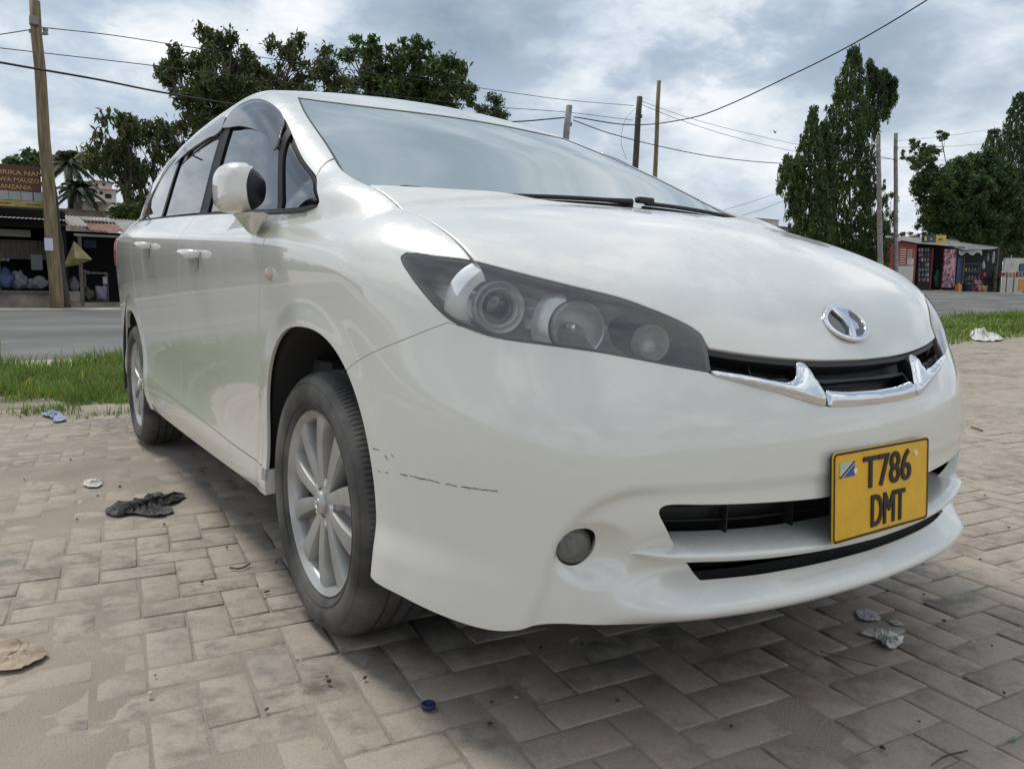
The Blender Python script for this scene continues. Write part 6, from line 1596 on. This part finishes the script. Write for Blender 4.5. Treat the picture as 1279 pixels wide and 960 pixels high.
def person(label, base, h, pose, mtop, mleg, face):
    t = empty('person', base, label, 'person'); B0 = Vector(base); u = h / 7.5
    c_, s_ = math.cos(face), math.sin(face)
    def T_(x, y, z): return B0 + Vector((x * c_ - y * s_, x * s_ + y * c_, z)) * u      # x right, y back
    if pose == 'stand':
        J = dict(pel=(0, 0, 3.9), che=(0, 0, 5.3), nk=(0, -.05, 6.25), hd=(0, -.08, 6.7), tp=(0, -.05, 7.2), ls=(-.85, 0, 6.0), le=(-1.05, .1, 4.7), lh=(-1.0, -.3, 3.6), rs=(.85, 0, 6.0), re=(1.05, .1, 4.7), rh=(.95, -.4, 3.7), lk=(-.42, -.1, 2.05), la=(-.45, .05, .25), lt=(-.45, -.6, .12), rk=(.42, -.1, 2.05), ra=(.45, .05, .25), rt=(.5, -.6, .12), lp=(-.4, 0, 3.6), rp=(.4, 0, 3.6))
    else:
        J = dict(pel=(0, .2, 1.0), che=(0, -.05, 2.4), nk=(0, -.3, 3.3), hd=(0, -.4, 3.75), tp=(0, -.4, 4.25), ls=(-.8, -.15, 3.05), le=(-1.0, -.7, 2.1), lh=(-.5, -1.4, 1.7), rs=(.8, -.15, 3.05), re=(1.0, -.7, 2.1), rh=(.5, -1.4, 1.6), lk=(-.7, -1.5, 1.7), la=(-.55, -1.6, .25), lt=(-.55, -2.1, .12), rk=(.7, -1.5, 1.7), ra=(.55, -1.6, .25), rt=(.55, -2.1, .12), lp=(-.45, .1, .85), rp=(.45, .1, .85))
    def chain(nm, names, edges, rad, m):
        idx = {n: i for i, n in enumerate(names)}; return skinned(nm, [T_(*J[n]) for n in names], [(idx[a], idx[b_]) for a, b_ in edges], [r * u for r in rad], m, t)
    chain('body', ['pel', 'che', 'nk', 'hd', 'tp', 'ls', 'le', 'lh', 'rs', 're', 'rh', 'lp', 'lk', 'la', 'lt', 'rp', 'rk', 'ra', 'rt'],
          [('pel', 'che'), ('che', 'nk'), ('nk', 'hd'), ('hd', 'tp'), ('che', 'ls'), ('ls', 'le'), ('le', 'lh'), ('che', 'rs'), ('rs', 're'), ('re', 'rh'), ('pel', 'lp'), ('lp', 'lk'), ('lk', 'la'), ('la', 'lt'), ('pel', 'rp'), ('rp', 'rk'), ('rk', 'ra'), ('ra', 'rt')],
          [.55, .62, .24, .42, .34, .30, .22, .15, .30, .22, .15, .48, .32, .2, .16, .48, .32, .2, .16], M_skin)
    chain('shirt', ['pel', 'che', 'ls', 'le', 'rs', 're'], [('pel', 'che'), ('che', 'ls'), ('ls', 'le'), ('che', 'rs'), ('rs', 're')], [.66, .74, .38, .30, .38, .30], mtop)
    chain('trousers' if pose == 'stand' else 'skirt', ['pel', 'lp', 'lk', 'la', 'rp', 'rk', 'ra'], [('pel', 'lp'), ('lp', 'lk'), ('lk', 'la'), ('pel', 'rp'), ('rp', 'rk'), ('rk', 'ra')], [.64, .56, .40, .28, .56, .40, .28] if pose == 'stand' else [.8, .7, .62, .45, .7, .62, .45], mleg)
    J['h1'] = (J['hd'][0], J['hd'][1] + .12, J['hd'][2] + .22); chain('hair', ['h1', 'tp'], [('h1', 'tp')], [.44, .36], M_dark)
pb = at(1240, 366.5, YK - 1.5); pb.z = gz(pb)
person('person standing in dark clothes at the right corner of the open stall', tuple(pb), 1.70 * (34 * sc(1240, YK - 1.5)) / 1.70, 'stand', mat('black_shirt', (.02, .02, .025), .8), mat('dark_trousers', (.04, .035, .03), .8), .5)
pb = at(1219, 366.5, YK - 1.5); pb.z = gz(pb)
person('person sitting low in a faded pink patterned dress beside the blue bucket', tuple(pb), 1.0 * 34 * sc(1219, YK - 1.5) * 1.02, 'sit', noisy(mat('pink_dress', (.35, .16, .15), .8), 12, (.28, .10, .10), (.45, .26, .24)), bpy.data.materials['pink_dress'], -.3)

# ------------------------------------------------------------------ litter on the paving
def crumple(name, label, cat, pts, y_or_z, m, h=.02, seed=0, n=14, group=None):
    """crumpled sheet covering the ground polygon given in photo pixels"""
    r = random.Random(seed); P_ = []
    cam = Vector(CAMP[:3])
    for px, py in pts:
        p = at(px, py, 5); d = p - cam; q = cam + d * ((0 - cam.z) / d.z); 
        for _ in range(6): q = cam + d * ((gz(q) - cam.z) / d.z)
        P_.append((q.x, q.y))
    C2 = catmull(P_, True, 5); cx, cy = C2.mean(0); V = []; K = len(C2); rings = 6
    for j in range(rings + 1):
        f = 1 - j / rings
        for i in range(K):
            x, y = cx + (C2[i][0] - cx) * f, cy + (C2[i][1] - cy) * f
            e = r.uniform(.0, 1); ed = .35 + .65 * min(1, j / 1.5)
            V.append((x + r.uniform(-.003, .003), y + r.uniform(-.003, .003), float(terr(x, y)) + .004 + h * ed * (.15 + .85 * e * abs(math.sin(i * 1.9 + j * 2.3 + seed)))))
    Fq = [(j * K + i, j * K + (i + 1) % K, (j + 1) * K + (i + 1) % K, (j + 1) * K + i) for j in range(rings) for i in range(K)]
    b = MB(); b.add(V, Fq); o = b.build(name, m, None); sm = o.modifiers.new('t', 'SOLIDIFY'); sm.thickness = .0015
    return tag(o, label, cat, group)
M_blk = noisy(mat('black_cloth', (.02, .02, .02), .7), 30, (.012, .012, .012), (.07, .065, .06))
M_ppr = noisy(mat('dirty_paper', (.6, .58, .55), .85), 25, (.42, .40, .37), (.66, .64, .61))
M_card = noisy(mat('torn_cardboard', (.33, .25, .18), .9), 18, (.20, .15, .11), (.46, .36, .27))
crumple('black_cloth', 'crumpled black cloth lying on the paving left of the front wheel', 'cloth', [(131, 640), (150, 630), (175, 628), (190, 618), (215, 622), (231, 619), (222, 628), (205, 634), (217, 641), (195, 646), (165, 643), (145, 646)], 0, M_blk, .030, 3)
crumple('white_scrap', 'small white paper scrap above the black cloth', 'paper', [(106, 602), (118, 600), (127, 603), (122, 609), (108, 609)], 0, M_ppr, .012, 4)
crumple('torn_cardboard', 'torn piece of brown cardboard at the left edge', 'cardboard', [(-14, 806), (12, 800), (34, 806), (60, 816), (48, 826), (18, 839), (-14, 836)], 0, M_card, .007, 5)
crumple('paper_piece', 'crumpled dirty white paper in front of the bumper at the right', 'paper', [(1074, 792), (1090, 789), (1112, 792), (1128, 799), (1122, 810), (1110, 812), (1096, 800)], 0, M_ppr, .014, 6)
crumple('wrapper', 'flat lilac wrapper just under the front lip', 'wrapper', [(1072, 764), (1084, 763), (1100, 773), (1092, 777), (1074, 774)], 0, mat('lilac_wrapper', (.44, .41, .46), .5), .004, 7)
crumple('white_scrap', 'little white scrap between the wrapper and the crumpled paper', 'paper', [(1113, 777), (1122, 778), (1128, 782), (1117, 782)], 0, M_ppr, .006, 8)
crumple('blue_cloth', 'pale blue face mask dropped at the edge of the grass', 'cloth', [(52, 519), (66, 515), (78, 520), (76, 527), (64, 522)], 0, mat('pale_blue_cloth', (.30, .34, .48), .8), .03, 9)
crumple('white_rubbish', 'heap of white plastic rubbish by the grass at the right', 'rubbish', [(1212, 421), (1214, 416), (1226, 415), (1234, 421), (1252, 424), (1244, 427), (1222, 427)], 0, M_ppr, .16, 10)
crumple('white_rubbish', 'thin strip of white rubbish in the right verge, nearer the road', 'rubbish', [(1181, 404), (1192, 402), (1202, 401), (1200, 404), (1186, 406)], 0, M_ppr, .08, 11)
def gpt(px, py):
    cam = Vector(CAMP[:3]); p = at(px, py, 5); d = p - cam; return cam + d * (-cam.z / d.z)
p = gpt(535, 883); b = MB(); b.lathe([(.001, .006), (.0105, .006), (.0125, .0075), (.0145, .006), (.0150, .001), (.0142, -.001)], (p.x, p.y, .002), 'z', 26); tag(b.build('bottle_cap', mat('blue_cap', (.015, .022, .08), .4), None, smooth=True), 'dark blue bottle cap on the paving in front of the car', 'bottle cap')
def stick(label, pts, r, m=None):
    P_ = [gpt(*q) + Vector((0, 0, .006)) for q in pts]; b = MB(); b.tube([tuple(q) for q in catmull([tuple(p) for p in P_], n=4)], r, 6); tag(b.build('twig', m or M_bark, None, smooth=True), label, 'twig')
stick('curved thin twig near the bottom right corner', [(1164, 959), (1180, 948), (1208, 941)], .0018)
stick('straight dark twig right of the car, far from the others', [(1213, 534), (1220, 536), (1227, 539)], .005)
stick('long dark twig lying in the shadow in front of the bumper', [(1024, 816), (1055, 824), (1096, 835)], .0014)
stick('short dark twig on the paving left of the front wheel', [(287, 711), (300, 712), (312, 706)], .003)
b = MB(); p = gpt(1266, 924); b.box((p.x, p.y, .004), (.014, .006, .003), Matrix.Rotation(.4, 3, 'Z')); tag(b.build('green_fragment', mat('green_plastic', (.05, .22, .16), .4)), 'tiny green plastic fragment at the lower right', 'fragment')
# crumbs: small stones, leaf bits
M_crumb = [mat('dark_crumb', (.035, .030, .025), .9), mat('pale_crumb', (.45, .42, .38), .9), mat('brown_leaf', (.10, .065, .035), .8)]
rg = random.Random(77); protos = []
for q in range(5):
    bm = bmesh.new(); bmesh.ops.create_icosphere(bm, subdivisions=1, radius=.5)
    for v in bm.verts: v.co = Vector((v.co.x * rg.uniform(.6, 1.5), v.co.y * rg.uniform(.5, 1.2), v.co.z * rg.uniform(.4, .8)))
    me = bpy.data.meshes.new('crumb'); bm.to_mesh(me); bm.free(); me.materials.append(M_crumb[(0, 1, 2, 0, 2)[q]]); protos.append(me)
crumbs = [(205, 656), (162, 638), (283, 685), (335, 740), (332, 741), (194, 845), (187, 868), (408, 847), (410, 853), (333, 888), (345, 703), (376, 826), (252, 728), (456, 849), (614, 879), (612, 906), (645, 873), (771, 877), (913, 909), (1154, 744), (1179, 777), (1216, 804), (1239, 808), (1254, 867), (1148, 903), (1102, 936), (1021, 781), (1116, 795), (150, 609), (122, 620), (96, 650), (60, 622), (30, 600), (232, 597), (256, 585), (88, 575), (12, 580), (178, 562), (1230, 620), (1260, 660), (1225, 700), (1270, 590), (700, 805), (676, 811), (727, 806)]
for i, (px, py) in enumerate(crumbs):
    p = gpt(px, py); q = i % 5; o = bpy.data.objects.new('crumb', protos[q]); COL.objects.link(o); s_ = rg.uniform(.006, .013) * (1.25 if p.y > 2 else 1); o.scale = (s_, s_, s_); o.location = (p.x, p.y, .003 + s_ * .2); o.rotation_euler = (0, 0, rg.uniform(0, 6))
    tag(o, ('dark crumb of dirt or stone lying on the paving', 'pale stone chip lying on the paving', 'dry brown leaf crumb lying on the paving', 'dark crumb of dirt or stone lying on the paving', 'dry brown leaf crumb lying on the paving')[q], 'crumb', 'loose crumbs on the paving')
# ------------------------------------------------------------------ sky and sun
SUN_EL, SUN_AZ = math.radians(60), math.radians(-16)     # azimuth from +Y (behind the car), negative = to the left
sun = bpy.data.lights.new('sun', 'SUN'); sun.energy = 1.5; sun.angle = math.radians(17); sun.color = (1, .965, .90)
so = bpy.data.objects.new('sun', sun); COL.objects.link(so)
sd = Vector((math.sin(SUN_AZ) * math.cos(SUN_EL), math.cos(SUN_AZ) * math.cos(SUN_EL), math.sin(SUN_EL)))
so.rotation_euler = sd.to_track_quat('Z', 'Y').to_euler(); so.location = (0, 0, 30)
wd = bpy.data.worlds.new('World'); SC.world = wd; wd.use_nodes = True
wn = wd.node_tree; bg = wn.nodes['Background']; bg.inputs['Strength'].default_value = .067
sky = wn.nodes.new('ShaderNodeTexSky'); sky.sky_type = 'NISHITA'; sky.sun_disc = False
sky.sun_elevation = SUN_EL; sky.sun_rotation = SUN_AZ; sky.air_density = 1.2; sky.dust_density = 1.5
tc = wn.nodes.new('ShaderNodeTexCoord'); sx = wn.nodes.new('ShaderNodeSeparateXYZ'); wn.links.new(tc.outputs['Generated'], sx.inputs[0])
def wmath(op, a, b=None, c=None):
    n = wn.nodes.new('ShaderNodeMath'); n.operation = op
    for i, q in enumerate((a, b, c)):
        if q is None: continue
        if isinstance(q, (int, float)): n.inputs[i].default_value = q
        else: wn.links.new(q, n.inputs[i])
    return n.outputs[0]
def wramp(src, stops):
    r = wn.nodes.new('ShaderNodeValToRGB'); e = r.color_ramp.elements
    while len(e) < len(stops): e.new(.5)
    for i, (p, c) in enumerate(stops): e[i].position = p; e[i].color = (*c, 1) if hasattr(c, '__len__') else (c, c, c, 1)
    wn.links.new(src, r.inputs[0]); return r.outputs[0]
zz = wmath('ADD', wmath('MAXIMUM', sx.outputs['Z'], -.02), .50)       # cloud layer seen in perspective
cv = wn.nodes.new('ShaderNodeCombineXYZ')
wn.links.new(wmath('DIVIDE', sx.outputs['X'], zz), cv.inputs[0]); wn.links.new(wmath('DIVIDE', sx.outputs['Y'], zz), cv.inputs[1]); wn.links.new(wmath('MULTIPLY', sx.outputs['Z'], 1.6), cv.inputs[2])
def wnoise(scale, detail, rough=.5, dist=0.0, off=(0, 0, 0)):
    mp = wn.nodes.new('ShaderNodeMapping'); mp.inputs['Location'].default_value = off; wn.links.new(cv.outputs[0], mp.inputs[0])
    n = wn.nodes.new('ShaderNodeTexNoise'); n.inputs['Scale'].default_value = scale; n.inputs['Detail'].default_value = detail; n.inputs['Roughness'].default_value = rough; n.inputs['Distortion'].default_value = dist
    wn.links.new(mp.outputs[0], n.inputs['Vector']); return n.outputs[0]
big = wnoise(1.7, 6, .50, .15, (2.2, 9.1, 2.4)); fine = wnoise(4.6, 10, .58, .15, (7.3, 2.2, 1.9)); veil = wnoise(13.0, 8, .62, .4, (3.3, 5.1, 7.7)); shade = wnoise(2.1, 4, .5, .1, (1.2, 9.4, 5.0))
dens = wmath('ADD', wmath('ADD', wmath('MULTIPLY', big, .48), wmath('MULTIPLY', fine, .36)), wmath('MULTIPLY', veil, .16))
cover = wramp(dens, [(.40, 0.0), (.50, 1.0)])
body_ = wmath('ADD', wmath('MULTIPLY', dens, .55), wmath('MULTIPLY', shade, .45))
cc = wramp(body_, [(.41, (2.9, 3.7, 4.7)), (.465, (4.1, 5.0, 6.1)), (.503, (5.8, 6.7, 7.7)), (.535, (7.9, 8.5, 9.1)), (.585, (10.6, 10.7, 10.8))])
thin = wn.nodes.new('ShaderNodeMix'); thin.data_type = 'RGBA'; thin.inputs[0].default_value = .55
wn.links.new(sky.outputs[0], thin.inputs[6]); thin.inputs[7].default_value = (4.6, 5.6, 6.8, 1)
mx = wn.nodes.new('ShaderNodeMix'); mx.data_type = 'RGBA'
wn.links.new(cover, mx.inputs[0]); wn.links.new(thin.outputs[2], mx.inputs[6]); wn.links.new(cc, mx.inputs[7])
# pale band of distant cloud towards the horizon
hz = wramp(sx.outputs['Z'], [(.0, 1.0), (.30, 0.0)])
m2 = wn.nodes.new('ShaderNodeMix'); m2.data_type = 'RGBA'
wn.links.new(wmath('MULTIPLY', hz, .5), m2.inputs[0]); wn.links.new(mx.outputs[2], m2.inputs[6]); m2.inputs[7].default_value = (7.2, 7.7, 8.3, 1)
wn.links.new(m2.outputs[2], bg.inputs['Color'])
SC.view_settings.view_transform = 'Standard'; SC.view_settings.look = 'None'; SC.view_settings.gamma = 1; SC.view_settings.exposure = .60
SC.view_settings.use_curve_mapping = False
SC.cycles.max_bounces = 10; SC.cycles.transparent_max_bounces = 16; SC.cycles.caustics_reflective = False; SC.cycles.caustics_refractive = False
# ------------------------------------------------------------------ camera
def set_camera():
    cx, cy, cz, yaw, pitch, roll, f = CAMP
    cyw, syw = math.cos(yaw), math.sin(yaw)
    fw = Vector((-syw * math.cos(pitch), cyw * math.cos(pitch), -math.sin(pitch)))
    r = Vector((cyw, syw, 0)); u = r.cross(fw)
    r2 = r * math.cos(roll) + u * math.sin(roll); u2 = -r * math.sin(roll) + u * math.cos(roll)
    cam = bpy.data.cameras.new('camera'); co = bpy.data.objects.new('camera', cam); COL.objects.link(co)
    co.matrix_world = Matrix([[r2[k], u2[k], -fw[k], (cx, cy, cz)[k]] for k in range(3)] + [[0, 0, 0, 1]])
    cam.sensor_width = 36; cam.lens = 36 * f / 1279.5
    cam.clip_start = .02; cam.clip_end = 3000
    SC.camera = co
set_camera()
